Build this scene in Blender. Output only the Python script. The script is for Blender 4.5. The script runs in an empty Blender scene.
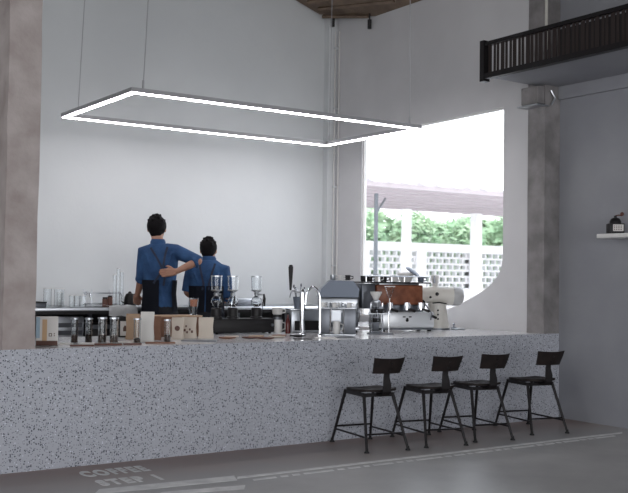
import bpy, bmesh, math, random
from mathutils import Vector, Matrix
random.seed(7)
C = bpy.context.scene.collection
PI = math.pi
R = math.radians

# ------------------------------------------------------------------ materials
def mat(name, col, rough=.5, metal=0., trans=0., emit=None, es=0., noise=None, bump=0., bscale=40., spec=.5, ior=1.45, alpha=1.):
    m = bpy.data.materials.new(name); m.use_nodes = True
    nt = m.node_tree; b = nt.nodes['Principled BSDF']
    b.inputs['Base Color'].default_value = (*col, 1)
    b.inputs['Roughness'].default_value = rough
    b.inputs['Metallic'].default_value = metal
    b.inputs['Transmission Weight'].default_value = trans
    b.inputs['Specular IOR Level'].default_value = spec
    b.inputs['IOR'].default_value = ior
    b.inputs['Alpha'].default_value = alpha
    if emit:
        b.inputs['Emission Color'].default_value = (*emit, 1); b.inputs['Emission Strength'].default_value = es
    tc = nt.nodes.new('ShaderNodeTexCoord')
    if noise:
        col2, sc, det = noise
        n = nt.nodes.new('ShaderNodeTexNoise'); n.inputs['Scale'].default_value = sc; n.inputs['Detail'].default_value = det
        nt.links.new(tc.outputs['Object'], n.inputs['Vector'])
        r = nt.nodes.new('ShaderNodeValToRGB')
        r.color_ramp.elements[0].position = .35; r.color_ramp.elements[1].position = .68
        r.color_ramp.elements[0].color = (*col, 1); r.color_ramp.elements[1].color = (*col2, 1)
        nt.links.new(n.outputs['Fac'], r.inputs['Fac']); nt.links.new(r.outputs['Color'], b.inputs['Base Color'])
    if bump:
        n2 = nt.nodes.new('ShaderNodeTexNoise'); n2.inputs['Scale'].default_value = bscale; n2.inputs['Detail'].default_value = 4
        nt.links.new(tc.outputs['Object'], n2.inputs['Vector'])
        bp = nt.nodes.new('ShaderNodeBump'); bp.inputs['Strength'].default_value = bump; bp.inputs['Distance'].default_value = .01
        nt.links.new(n2.outputs['Fac'], bp.inputs['Height']); nt.links.new(bp.outputs['Normal'], b.inputs['Normal'])
    return m

def terrazzo(name, base, chip, chip2, rough):
    m = mat(name, base, rough); nt = m.node_tree; b = nt.nodes['Principled BSDF']
    tc = nt.nodes.new('ShaderNodeTexCoord')
    def chips(scale, thr, keep):
        v = nt.nodes.new('ShaderNodeTexVoronoi'); v.inputs['Scale'].default_value = scale
        nt.links.new(tc.outputs['Object'], v.inputs['Vector'])
        lt = nt.nodes.new('ShaderNodeMath'); lt.operation = 'LESS_THAN'; lt.inputs[1].default_value = thr
        nt.links.new(v.outputs['Distance'], lt.inputs[0])
        sp = nt.nodes.new('ShaderNodeSeparateColor'); nt.links.new(v.outputs['Color'], sp.inputs[0])
        k = nt.nodes.new('ShaderNodeMath'); k.operation = 'LESS_THAN'; k.inputs[1].default_value = keep
        nt.links.new(sp.outputs[0], k.inputs[0])
        mu = nt.nodes.new('ShaderNodeMath'); mu.operation = 'MULTIPLY'
        nt.links.new(lt.outputs[0], mu.inputs[0]); nt.links.new(k.outputs[0], mu.inputs[1])
        return mu.outputs[0]
    n = nt.nodes.new('ShaderNodeTexNoise'); n.inputs['Scale'].default_value = 3; n.inputs['Detail'].default_value = 5
    nt.links.new(tc.outputs['Object'], n.inputs['Vector'])
    mb = nt.nodes.new('ShaderNodeMix'); mb.data_type = 'RGBA'
    nt.links.new(n.outputs['Fac'], mb.inputs['Factor'])
    mb.inputs[6].default_value = (*base, 1); mb.inputs[7].default_value = (*[min(1, c*1.14) for c in base], 1)
    prev = mb.outputs[2]
    for sc, th, kp, cc in ((70, .34, .36, chip), (110, .37, .34, chip2), (80, .3, .12, tuple(min(1, c*1.7) for c in base))):
        mx = nt.nodes.new('ShaderNodeMix'); mx.data_type = 'RGBA'
        nt.links.new(chips(sc, th, kp), mx.inputs['Factor']); nt.links.new(prev, mx.inputs[6]); mx.inputs[7].default_value = (*cc, 1)
        prev = mx.outputs[2]
    nt.links.new(prev, b.inputs['Base Color'])
    return m

M = {}
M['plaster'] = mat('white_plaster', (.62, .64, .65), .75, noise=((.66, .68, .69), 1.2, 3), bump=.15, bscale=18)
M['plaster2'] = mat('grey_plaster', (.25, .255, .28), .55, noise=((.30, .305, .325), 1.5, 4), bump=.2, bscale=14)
M['plasterw'] = mat('window_wall_plaster', (.56, .555, .565), .7, noise=((.62, .615, .625), 1.4, 3), bump=.15, bscale=16)
M['concrete'] = mat('raw_concrete', (.34, .29, .275), .8, noise=((.48, .43, .415), 5, 8), bump=.5, bscale=22)
M['concrete2'] = mat('raw_concrete_grey', (.18, .17, .17), .8, noise=((.29, .275, .275), 6, 8), bump=.5, bscale=22)
M['ceil'] = mat('ceiling_sheet', (.12, .11, .10), .8)
M['wood_brown'] = mat('brown_sheathing', (.12, .085, .06), .7, noise=((.2, .14, .1), 6, 6), bump=.3)
M['terrazzo'] = terrazzo('terrazzo', (.43, .445, .49), (.055, .06, .08), (.13, .13, .17), .5)
M['terrtop'] = terrazzo('terrazzo_window_glare', (.84, .84, .85), (.45, .45, .5), (.62, .62, .65), .14)  # same terrazzo as the front, window reflection painted in as a paler colour
M['black'] = mat('black_steel', (.012, .010, .011), .42, .3, bump=.05)
M['blackp'] = mat('black_plastic', (.009, .008, .009), .5)
M['slat'] = mat('dark_brown_slat', (.022, .014, .013), .6)
M['blackwood'] = mat('dark_seat_wood', (.012, .009, .009), .6, noise=((.022, .015, .014), 12, 5), spec=.3)
M['rubber'] = mat('rubber', (.02, .02, .02), .8)
M['steel'] = mat('brushed_steel', (.5, .52, .55), .28, 1., bump=.05, bscale=90)
M['steeld'] = mat('dark_brushed_steel', (.16, .17, .19), .35, .8)
M['pale_steel'] = mat('pale_satin_steel', (.78, .80, .82), .3, .45)
M['chrome'] = mat('chrome', (.8, .82, .85), .1, 1.)
M['bluegrey'] = mat('blue_grey_enamel', (.13, .155, .2), .35, .2)
M['white'] = mat('white_enamel', (.72, .71, .69), .3)
M['capgrey'] = mat('grey_enamel', (.42, .42, .42), .4)
M['cream'] = mat('cream_enamel', (.62, .60, .55), .35)
M['paper'] = mat('cream_paper', (.62, .55, .47), .8, noise=((.68, .61, .53), 9, 3), bump=.2, bscale=30)
M['paperw'] = mat('white_paper', (.72, .70, .67), .8, bump=.1)
M['kraft'] = mat('kraft_paper', (.48, .33, .22), .8, noise=((.55, .39, .27), 10, 4), bump=.2)
M['card'] = mat('brown_cardboard', (.22, .11, .07), .8, noise=((.28, .15, .10), 8, 4))
M['redwood'] = mat('dark_red_wood', (.10, .04, .03), .5, noise=((.15, .065, .045), 12, 5))
M['copper'] = mat('walnut_panel', (.16, .05, .025), .35, noise=((.30, .11, .055), 14, 5))
M['beans'] = mat('roasted_beans', (.03, .014, .009), .5, bump=.8, bscale=160, noise=((.06, .03, .018), 150, 2))
M['glass'] = mat('clear_glass', (.95, .97, .98), .03, 0, 1., ior=1.3)
M['bottle'] = mat('brown_bottle', (.09, .012, .01), .15)
M['amber'] = mat('amber_drink', (.55, .22, .13), .2)
M['skin'] = mat('skin', (.36, .19, .13), .55, noise=((.40, .215, .15), 20, 3))
M['hair'] = mat('black_hair', (.006, .005, .006), .75, bump=.5, bscale=120, spec=.15)
M['denim'] = mat('blue_denim', (.012, .042, .115), .85, noise=((.032, .095, .225), 7, 5), bump=.3, bscale=60)
M['denim2'] = mat('denim_fold_shade', (.022, .03, .055), .85, noise=((.03, .04, .075), 14, 6), bump=.3, bscale=60)  # darker denim for the back bands, fold shading put into the colour
M['apron'] = mat('apron_cloth', (.010, .013, .024), .85, bump=.3, bscale=60)
M['trouser'] = mat('trouser_cloth', (.012, .013, .018), .85)
M['led'] = mat('led_strip', (1, 1, 1), .5, emit=(1., .97, 1.), es=18.)
M['alu'] = mat('grey_aluminium', (.42, .42, .44), .5, .2)
M['paint'] = mat('worn_floor_paint', (.85, .85, .84), .6, noise=((.66, .66, .66), 10, 6))
M['towel'] = mat('white_towel', (.82, .83, .84), .9, bump=.6, bscale=120)
M['patchblue'] = mat('print_blue', (.38, .52, .62), .6)
M['patchtan'] = mat('print_tan', (.62, .42, .25), .6)
M['patchdark'] = mat('print_dark', (.12, .06, .045), .6)
M['outwhite'] = mat('outdoor_white_paint', (.80, .79, .79), .7, bump=.1)
M['outroof'] = mat('corrugated_sheet', (.74, .70, .70), .6, noise=((.8, .77, .77), 3, 4))
M['purlin'] = mat('weathered_purlin', (.40, .35, .36), .7)
M['outfloor'] = mat('outdoor_paving', (.6, .59, .58), .8, noise=((.66, .65, .64), 2, 4))
M['outpost'] = mat('galvanised_post', (.09, .10, .11), .6, 0)
M['leaf'] = mat('hedge_leaf', (.22, .38, .20), .6, noise=((.46, .58, .36), 2, 5))
M['leafp'] = mat('plant_leaf', (.03, .06, .03), .6)

def floor_mat():
    m = mat('polished_concrete_floor', (.2, .2, .2), .38); nt = m.node_tree; b = nt.nodes['Principled BSDF']
    tc = nt.nodes.new('ShaderNodeTexCoord')
    n = nt.nodes.new('ShaderNodeTexNoise'); n.inputs['Scale'].default_value = 1.1; n.inputs['Detail'].default_value = 8; n.inputs['Roughness'].default_value = .65
    nt.links.new(tc.outputs['Object'], n.inputs['Vector'])
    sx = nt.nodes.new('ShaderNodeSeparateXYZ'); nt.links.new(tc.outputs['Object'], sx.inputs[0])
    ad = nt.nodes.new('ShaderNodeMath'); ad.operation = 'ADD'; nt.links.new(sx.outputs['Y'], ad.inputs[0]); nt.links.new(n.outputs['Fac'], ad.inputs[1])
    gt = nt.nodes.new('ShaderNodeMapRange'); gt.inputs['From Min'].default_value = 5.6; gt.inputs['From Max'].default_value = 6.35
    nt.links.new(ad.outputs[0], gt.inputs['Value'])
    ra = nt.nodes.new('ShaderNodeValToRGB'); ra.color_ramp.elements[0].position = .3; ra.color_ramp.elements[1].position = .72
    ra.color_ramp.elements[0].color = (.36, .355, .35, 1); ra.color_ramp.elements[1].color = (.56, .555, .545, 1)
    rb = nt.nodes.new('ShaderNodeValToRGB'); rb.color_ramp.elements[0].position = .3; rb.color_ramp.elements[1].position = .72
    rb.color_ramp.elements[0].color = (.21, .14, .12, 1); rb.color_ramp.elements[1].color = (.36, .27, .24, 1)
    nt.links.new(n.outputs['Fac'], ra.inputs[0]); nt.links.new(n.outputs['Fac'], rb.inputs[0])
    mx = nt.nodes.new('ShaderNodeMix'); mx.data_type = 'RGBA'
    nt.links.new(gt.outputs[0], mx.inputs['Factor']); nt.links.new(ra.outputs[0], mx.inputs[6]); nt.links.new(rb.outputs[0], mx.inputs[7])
    nt.links.new(mx.outputs[2], b.inputs['Base Color'])
    mr = nt.nodes.new('ShaderNodeMapRange'); mr.inputs['To Min'].default_value = .28; mr.inputs['To Max'].default_value = .5
    nt.links.new(n.outputs['Fac'], mr.inputs['Value']); nt.links.new(mr.outputs[0], b.inputs['Roughness'])
    return m
M['floor'] = floor_mat()

# ------------------------------------------------------------------ mesh helpers
def add_box(bm, x0, x1, y0, y1, z0, z1, bev=0., rz=0., about=None, taper=None):
    vs = [bm.verts.new(p) for p in ((x0,y0,z0),(x1,y0,z0),(x1,y1,z0),(x0,y1,z0),(x0,y0,z1),(x1,y0,z1),(x1,y1,z1),(x0,y1,z1))]
    if taper:
        cx, cy = (x0+x1)/2, (y0+y1)/2
        for v in vs[4:]: v.co.x = cx+(v.co.x-cx)*taper[0]; v.co.y = cy+(v.co.y-cy)*taper[1]
    if rz:
        c = Vector(about or ((x0+x1)/2, (y0+y1)/2, 0)); mt = Matrix.Rotation(rz, 3, 'Z')
        for v in vs: v.co = mt@(v.co-c)+c
    fs = [bm.faces.new([vs[i] for i in q]) for q in ((3,2,1,0),(4,5,6,7),(0,1,5,4),(1,2,6,5),(2,3,7,6),(3,0,4,7))]
    if bev:
        es = set(e for f in fs for e in f.edges)
        bmesh.ops.bevel(bm, geom=list(es), offset=bev, segments=2, profile=.5, affect='EDGES')

def frame_of(d):
    d = d.normalized(); a = Vector((0,0,1)) if abs(d.z) < .9 else Vector((1,0,0))
    u = d.cross(a).normalized(); return u, d.cross(u)

def add_tube(bm, pts, rad, seg=10, cap=True, sq=(1,1)):
    pts = [Vector(p) for p in pts]; rads = rad if isinstance(rad, (list, tuple)) else [rad]*len(pts)
    rings = []; u = None
    for i, p in enumerate(pts):
        d = (pts[min(i+1, len(pts)-1)]-pts[max(i-1, 0)])
        if u is None: u, w = frame_of(d)
        else:
            dn = d.normalized(); u = (u-dn*u.dot(dn)).normalized(); w = dn.cross(u)
        rings.append([bm.verts.new(p+u*math.cos(2*PI*k/seg)*rads[i]*sq[0]+w*math.sin(2*PI*k/seg)*rads[i]*sq[1]) for k in range(seg)])
    for a, b in zip(rings, rings[1:]):
        for k in range(seg): bm.faces.new((a[k], a[(k+1)%seg], b[(k+1)%seg], b[k]))
    if cap: bm.faces.new(rings[0][::-1]); bm.faces.new(rings[-1])

def add_lathe(bm, prof, seg=20, c=(0,0,0), ell=(1,1)):
    rings = []
    for r, z in prof:
        if r < 1e-5: rings.append([bm.verts.new((c[0], c[1], c[2]+z))])
        else: rings.append([bm.verts.new((c[0]+r*ell[0]*math.cos(2*PI*k/seg), c[1]+r*ell[1]*math.sin(2*PI*k/seg), c[2]+z)) for k in range(seg)])
    for a, b in zip(rings, rings[1:]):
        for k in range(seg):
            q = [a[k%len(a)], a[(k+1)%len(a)], b[(k+1)%len(b)], b[k%len(b)]]
            q = list(dict.fromkeys(q))
            if len(q) >= 3: bm.faces.new(q)
    if len(rings[0]) > 1: bm.faces.new(rings[0][::-1])
    if len(rings[-1]) > 1: bm.faces.new(rings[-1])

def add_cyl(bm, x, y, z0, z1, r, seg=18, r2=None):
    add_lathe(bm, [(r, z0), (r2 if r2 is not None else r, z1)], seg, (x, y, 0))

def add_sphere(bm, c, r, s=(1,1,1), seg=16, rings=10):
    prof = [(r*math.sin(PI*i/rings)*1., -r*math.cos(PI*i/rings)*s[2]) for i in range(rings+1)]
    prof[0] = (0, prof[0][1]); prof[-1] = (0, prof[-1][1])
    add_lathe(bm, prof, seg, c, (s[0], s[1]))

def add_loft(bm, secs, seg=20):
    """secs: (cx,cy,z,rx,ry)"""
    rings = [[bm.verts.new((cx+rx*math.cos(2*PI*k/seg), cy+ry*math.sin(2*PI*k/seg), z)) for k in range(seg)] for cx,cy,z,rx,ry in secs]
    for a, b in zip(rings, rings[1:]):
        for k in range(seg): bm.faces.new((a[k], a[(k+1)%seg], b[(k+1)%seg], b[k]))
    bm.faces.new(rings[0][::-1]); bm.faces.new(rings[-1])

def add_prism(bm, poly, axis, a, b):
    """polygon in the two other axes, extruded along axis from a to b"""
    def P(p, t): return {0:(t,p[0],p[1]), 1:(p[0],t,p[1]), 2:(p[0],p[1],t)}[axis]
    A = [bm.verts.new(P(p,a)) for p in poly]; B = [bm.verts.new(P(p,b)) for p in poly]
    n = len(poly)
    bm.faces.new(A); bm.faces.new(B[::-1])
    for i in range(n): bm.faces.new((A[i], A[(i+1)%n], B[(i+1)%n], B[i]))

def smooth_mesh(me, ang=35):
    me.polygons.foreach_set('use_smooth', [True]*len(me.polygons))
    me.set_sharp_from_angle(angle=R(ang))

def obj(name, bm, m, parent=None, smooth=True, label=None):
    if isinstance(bm, bmesh.types.BMesh):
        bmesh.ops.recalc_face_normals(bm, faces=bm.faces)
        me = bpy.data.meshes.new(name); bm.to_mesh(me); bm.free()
    else: me = bm
    if smooth: smooth_mesh(me)
    me.materials.clear(); me.materials.append(m if not isinstance(m, str) else M[m])
    o = bpy.data.objects.new(name, me); C.objects.link(o)
    if parent: o.parent = parent
    if label: o['label'] = label
    return o

def tag(o, label, cat, group=None, kind=None):
    o['label'] = label; o['category'] = cat
    if group: o['group'] = group
    if kind: o['kind'] = kind
    return o

def thing(name, label, cat, loc=(0,0,0), rotz=0, group=None):
    o = bpy.data.objects.new(name, None); C.objects.link(o); o.empty_display_size = .1
    o.location = loc; o.rotation_euler = (0,0,rotz)
    return tag(o, label, cat, group)

def struct(name, bm, m, parent=None, label=None, smooth=False):
    o = obj(name, bm, m, parent, smooth)
    if not parent: o['kind'] = 'structure'
    if label: o['label'] = label
    return o

def dup(root, loc, rotz, label=None, group=None, scale=None):
    r = root.copy(); C.objects.link(r); r.location = loc; r.rotation_euler = (0,0,rotz)
    if scale: r.scale = scale
    if label: r['label'] = label
    if group: r['group'] = group
    for ch in [o for o in bpy.data.objects if o.parent == root]:
        c = ch.copy(); C.objects.link(c); c.parent = r
        for g in [o for o in bpy.data.objects if o.parent == ch]:
            d = g.copy(); C.objects.link(d); d.parent = c
    return r

def B(): return bmesh.new()
def box(x0,x1,y0,y1,z0,z1,bev=0.,**k):
    b = B(); add_box(b,x0,x1,y0,y1,z0,z1,bev,**k); return b

def remeshed(bm, voxel, smooth_it=4):
    bmesh.ops.recalc_face_normals(bm, faces=bm.faces)
    me = bpy.data.meshes.new('tmp'); bm.to_mesh(me); bm.free()
    o = bpy.data.objects.new('tmp', me); C.objects.link(o)
    md = o.modifiers.new('r', 'REMESH'); md.mode = 'VOXEL'; md.voxel_size = voxel; md.use_smooth_shade = True
    if smooth_it:
        s = o.modifiers.new('s', 'SMOOTH'); s.factor = .5; s.iterations = smooth_it
    bpy.context.view_layer.update()
    dg = bpy.context.evaluated_depsgraph_get()
    out = bpy.data.meshes.new_from_object(o.evaluated_get(dg))
    bpy.data.objects.remove(o); bpy.data.meshes.remove(me)
    return out

def text_mesh(s, size, depth=.0006, offset=0., spacing=1.):
    cu = bpy.data.curves.new('tmp', 'FONT'); cu.body = s; cu.size = size; cu.extrude = depth; cu.offset = offset; cu.space_character = spacing
    o = bpy.data.objects.new('tmp', cu); C.objects.link(o); bpy.context.view_layer.update()
    me = bpy.data.meshes.new_from_object(o.evaluated_get(bpy.context.evaluated_depsgraph_get()))
    bpy.data.objects.remove(o); bpy.data.curves.remove(cu)
    return me

# ------------------------------------------------------------------ key dimensions (metres)
YF = 5.942      # counter front
ZC = .745       # counter top
XW = 6.545      # window wall inner face
XR = 6.74       # right wall inner face
YB = 9.2        # wall behind the bar
ZT = 5.2        # ceiling
X0, Y0 = -4.0, -6.0

# ------------------------------------------------------------------ room shell
struct('floor', box(X0-.2, XR+.2, Y0-.2, YB+.2, -.12, 0), 'floor')
def wall_with_hole(axis, outer, hole, a, b):
    bm = B()
    def P(p, t): return (t,p[0],p[1]) if axis == 0 else (p[0],t,p[1])
    es = []
    for loop in (outer, hole):
        vs = [bm.verts.new(P(p, a)) for p in loop]
        es += [bm.edges.new((vs[i], vs[(i+1)%len(vs)])) for i in range(len(vs))]
    r = bmesh.ops.triangle_fill(bm, use_beauty=True, use_dissolve=False, edges=es)
    fs = [g for g in r['geom'] if isinstance(g, bmesh.types.BMFace)]
    ex = bmesh.ops.extrude_face_region(bm, geom=fs)
    off = Vector((b-a,0,0)) if axis == 0 else Vector((0,b-a,0))
    bmesh.ops.translate(bm, vec=off, verts=[g for g in ex['geom'] if isinstance(g, bmesh.types.BMVert)])
    return bm
struct('wall_back', box(X0-.2, XW, YB, YB+.2, 0, ZT), 'plaster')
struct('ceiling', box(X0-.2, XR+.2, Y0-.2, YB+.2, ZT, ZT+.15), 'ceil')
win = [(6.45,2.815),(6.45,1.42),(6.47,1.32),(6.51,1.25),(6.60,1.165),(6.72,1.095),(6.86,1.03),(7.045,.955),(7.25,.89),(7.5,.83),(7.8,.80),(8.615,.80),(8.615,2.79)]
struct('wall_right_window', wall_with_hole(0, [(6.15,0),(YB+.2,0),(YB+.2,ZT),(6.15,ZT)], win, XW, XW+.07), 'plasterw')
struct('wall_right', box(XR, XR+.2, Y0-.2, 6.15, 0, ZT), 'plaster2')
# far left side and the wall behind the viewer, with the wide openings that let the daylight in
struct('wall_left', wall_with_hole(0, [(Y0-.2,0),(YB+.2,0),(YB+.2,ZT),(Y0-.2,ZT)], [(-4.5,.3),(4.6,.3),(4.6,3.1),(-4.5,3.1)], X0-.2, X0), 'plaster')
struct('wall_front', wall_with_hole(1, [(X0,0),(XR,0),(XR,ZT),(X0,ZT)], [(-3.2,.02),(5.9,.02),(5.9,3.5),(-3.2,3.5)], Y0-.2, Y0), 'plaster')

# window
w = bpy.data.objects.new('window_1', None); C.objects.link(w); w['kind'] = 'structure'; w.location = (XW, 7.5, .8)
cen = Vector((7.55, 1.85))
inner = [tuple(cen+(Vector(p)-cen)*.985) for p in win]
bm = wall_with_hole(0, [(p[0]-7.5,p[1]-.8) for p in win], [(p[0]-7.5,p[1]-.8) for p in inner], .02, .06)
struct('window_frame', bm, 'white', w)
bm = B(); add_prism(bm, [(p[0]-7.5,p[1]-.8) for p in inner], 0, .037, .043); struct('window_glass', bm, 'glass', w)

# concrete columns
def column(name, x0, x1, y0, y1, m, extra=None):
    bm = B(); n = 22
    vs = []
    for i in range(n+1):
        z = ZC+(ZT-ZC)*i/n
        j = lambda: random.uniform(-.0035, .0035)
        vs.append([bm.verts.new((x+j(), y+abs(j())*(1 if y==y0 else 0), z)) for x, y in ((x0,y0),(x1,y0),(x1,y1),(x0,y1))])
    for a, b in zip(vs, vs[1:]):
        for k in range(4): bm.faces.new((a[k], a[(k+1)%4], b[(k+1)%4], b[k]))
    bm.faces.new(vs[0][::-1]); bm.faces.new(vs[-1])
    return struct(name, bm, m)
column('trim_1', 1.812, 2.012, YF+.004, 6.40, 'concrete')
column('trim_2', XW, XR-.002, YF+.004, 6.148, 'concrete2')
struct('trim_3', box(6.43, XW, 9.11, YB, 0, 4.2), 'plaster')           # small pier in the far corner
# conduits in the corner
t = thing('wall_conduit', 'pair of thin vertical pipes in the far corner beside the window', 'pipe', (6.50, 9.05, ZC))
for dx in (0, .035):
    b = B(); add_tube(b, [(dx, .035-dx, .17), (dx, .035-dx, 3.3)], .008, 8); obj('pipe', b, 'white', t)
for z in (.6, 1.5, 2.4, 3.1): obj('pipe_clip', box(-.012, .05, .02, .05, z, z+.02), 'plaster', t)
t = thing('wall_pipe', 'thin pale vertical pipe above the black slatted balcony', 'pipe', (6.52, 6.0, 2.95))
b = B(); add_tube(b, [(0,-.085,0.3),(0,-.085,2.25)], .014, 8); obj('pipe', b, 'cream', t)
b = B(); add_box(b, -.02, .0245, -.1, -.06, .9, .93); obj('pipe_clip', b, 'alu', t)
# beam end and steel plate on the right column
struct('trim_4', box(6.455, XW+.0, YF+.01, 6.149, 2.775, 2.93, .006), 'concrete2')
t = thing('steel_bracket', 'pale steel bracket plate under the beam end on the right column', 'bracket', (6.545, YF, 2.75))
obj('plate', box(-.13, .02, -.02, .22, 0, .012), 'steel', t)
b = B(); add_tube(b, [(.06,-.01,.02),(.09,-.03,.08),(.06,-.01,.15)], .010, 8); obj('hook', b, 'steel', t)
# dark sheathing and small fixings high in the far corner
struct('trim_5', (lambda b: (add_prism(b, [(6.35,9.19),(6.54,8.40),(6.54,6.8),(5.75,6.8),(5.6,9.19)], 2, 4.14, 4.21), [setattr(v.co,'z', v.co.z + (XW-v.co.x)*.32 + (-.06 if v.co.y < 9 else .04)) for v in b.verts], b)[2])(B()), 'wood_brown')
def rib(x0,y0,x1,y1):
    b = B(); z = lambda x,y: 4.14+(XW-x)*.32+(-.06 if y < 9 else .0)-.012
    add_tube(b, [(x0,y0,z(x0,y0)),(x1,y1,z(x1,y1))], .022, 4); return b
for i, a in enumerate([(6.33,9.1,6.49,8.45),(6.2,9.0,6.40,7.9),(6.05,9.0,6.2,7.7)]):
    struct('trim_%d' % (6+i), rib(*a), 'wood_brown')
for i, (x, y, z, lab) in enumerate(((6.40, 9.0, 4.07, 'small black ceiling fixing in the far corner'), (6.48, 8.42, 3.94, 'small black ceiling fixing nearer the window'))):
    t = thing('ceiling_fixing', lab, 'fixing', (x, y, z), 0)
    b = B(); add_cyl(b, 0, 0, 0, .1, .022, 10); obj('canister', b, 'blackp', t)
    b = B(); add_cyl(b, 0, 0, .1, .17, .008, 8); obj('stem', b, 'blackp', t)

# ------------------------------------------------------------------ balcony over the right wall
bx = 5.9
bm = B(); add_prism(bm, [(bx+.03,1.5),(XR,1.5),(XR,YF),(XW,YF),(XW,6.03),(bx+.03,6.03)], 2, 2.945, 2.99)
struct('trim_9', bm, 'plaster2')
struct('trim_10', box(XR-.03, XR, 1.5, YF, 2.83, 2.945), 'plaster2')
t = thing('slatted_balcony_railing', 'black slatted balcony railing running along under the top right corner', 'railing', (bx, 6.03, 2.925))
b = B(); add_box(b, -.03, .03, -4.6, .01, 0, .045); obj('bottom_rail', b, 'black', t)
b = B(); add_box(b, -.025, .03, -4.6, .03, .285, .315); obj('top_rail', b, 'black', t)
b = B(); add_box(b, .0, .04, -4.5, -.80, .04, .262); obj('back_panel', b, 'black', t)
b = B(); add_box(b, -.035, .035, -.01, .04, -.02, .33); obj('end_post', b, 'black', t)
y = -.03; k = 0
slat = None
while k < 90 and y > -4.5:
    wd = .026 if k % 3 else .040
    if slat is None or k % 3 == 0 or k % 3 == 1:
        b = B(); add_box(b, -.002, .002, -wd, 0, .04, .287); slat = obj('slat', b, 'slat', t)
    else: slat = slat.copy(); C.objects.link(slat)
    slat.location = (0, y, 0)
    y -= wd+(.011 if k % 2 else .022); k += 1
# ------------------------------------------------------------------ hanging light
Lx0, Lx1, Ly0, Ly1, Lz = 3.035, 5.86, 6.865, 8.325, 2.595
t = thing('pendant_light', 'rectangular open frame LED pendant light hanging over the bar', 'lamp', (Lx0, Ly0, Lz))
W, D = Lx1-Lx0, Ly1-Ly0; s = .026
def rect_frame(z0, z1, s0):
    b = B()
    o = [(-s0,-s0),(W+s0,-s0),(W+s0,D+s0),(-s0,D+s0)]; i_ = [(s0,s0),(W-s0,s0),(W-s0,D-s0),(s0,D-s0)]
    for A, Bq in ((0,1),(1,2),(2,3),(3,0)):
        q = [o[A],o[Bq],i_[Bq],i_[A]]
        lo = [b.verts.new((*p,z0)) for p in q]; hi = [b.verts.new((*p,z1)) for p in q]
        b.faces.new(lo[::-1]); b.faces.new(hi)
        for k in (0,2): b.faces.new((lo[k],lo[k+1],hi[k+1],hi[k]))
    bmesh.ops.remove_doubles(b, verts=b.verts, dist=1e-5)
    return b
obj('lamp_frame', rect_frame(.0, .034, s), 'alu', t, False)
obj('light_strip', rect_frame(-.008, -.0005, s*.62), 'led', t, False, label='glowing white strip')
for cx, cy, dx in ((.12,D,.10),(.08,0,.10),(W-.1,0,-.02),(W,D-.05,.02)):
    b = B(); add_tube(b, [(cx,cy,.04),(cx+dx*1.0,cy,ZT-Lz)], .004, 6); obj('suspension_wire', b, 'alu', t)
    b = B(); add_cyl(b, cx, cy, .038, .10, .009, 8); obj('wire_clamp', b, 'alu', t)

# ------------------------------------------------------------------ bar counter
t = thing('bar_counter', 'long speckled terrazzo bar counter running across the room', 'counter', (0, YF, 0))
bm = B(); add_box(bm, -1.5, XR-.003, 0, .16, 0, ZC-.05); obj('front_panel', bm, 'terrazzo', t, False)
bm = B(); add_prism(bm, [(-1.5,0),(XR-.004,0),(XR-.004,.2),(XW-.002,.21),(XW-.002,2.5),(5.75,2.5),(5.75,1.08),(-1.5,1.08)], 2, ZC-.05, ZC)
o = obj('countertop', bm, 'terrtop', t, False, label='polished countertop with window glare painted into its pale colour')
o.data.materials.append(M['terrazzo'])
for p in o.data.polygons:
    if p.normal.y < -.5: p.material_index = 1
bm = B(); add_box(bm, -1.4, 5.7, .98, 1.04, 0, ZC-.05); add_box(bm, 5.8, 5.86, 1.1, 2.45, 0, ZC-.05); obj('back_panel', bm, 'steeld', t, False)

# ------------------------------------------------------------------ floor markings
def floor_text(s, x, y, wid, hei, rot, lab):
    me = text_mesh(s, 1., .004, .055, 1.3)
    xs = [v.co.x for v in me.vertices]; ys = [v.co.y for v in me.vertices]
    sx = wid/(max(xs)-min(xs)); sy = hei/(max(ys)-min(ys)); mx, my = min(xs), min(ys)
    for v in me.vertices: v.co = Vector(((v.co.x-mx)*sx, (v.co.y-my)*sy, .0012 if v.co.z > 0 else .0001))
    o = obj('floor_lettering', me, 'paint', None, False); o.location = (x, y, 0); o.rotation_euler = (0,0,rot)
    tag(o, lab, 'floor lettering')
floor_text('COFFEE', 2.222, 5.592, .42, .185, R(-1), 'worn painted word COFFEE on the floor before the counter')
floor_text('STEP 1', 2.212, 5.315, .38, .17, R(-2), 'worn painted words STEP 1 on the floor, nearer row of lettering')
def mark(poly, name, lab, group=None):
    b = B(); add_prism(b, poly, 2, .0001, .0014)
    return tag(obj(name, b, 'paint', None, False), lab, 'floor marking', group)
mark([(2.08,5.13),(2.95,5.065),(3.0,5.19),(2.16,5.245)], 'painted_stripe', 'short broad white stripe on the floor below the lettering')
mark([(2.35,4.93),(2.86,4.83),(2.92,4.92),(2.43,5.0)], 'painted_stripe', 'second broad white stripe at the bottom edge, nearest the viewer')
mark([(2.97,5.10),(6.50,5.075),(6.55,5.115),(3.0,5.15)], 'painted_line', 'long thin white line on the floor in front of the stools')
x = 3.03; k = 0
while x < 6.3 and k < 36:
    L = (.16, .05, .05, .22, .05, .09, .04)[k % 7]
    mark([(x,5.005),(x+L,5.003),(x+L+.012,5.04),(x+.012,5.042)], 'painted_dash', 'small worn white dash in the broken row along the long floor line', 'dashes along the floor line')
    x += L+.035; k += 1

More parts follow.
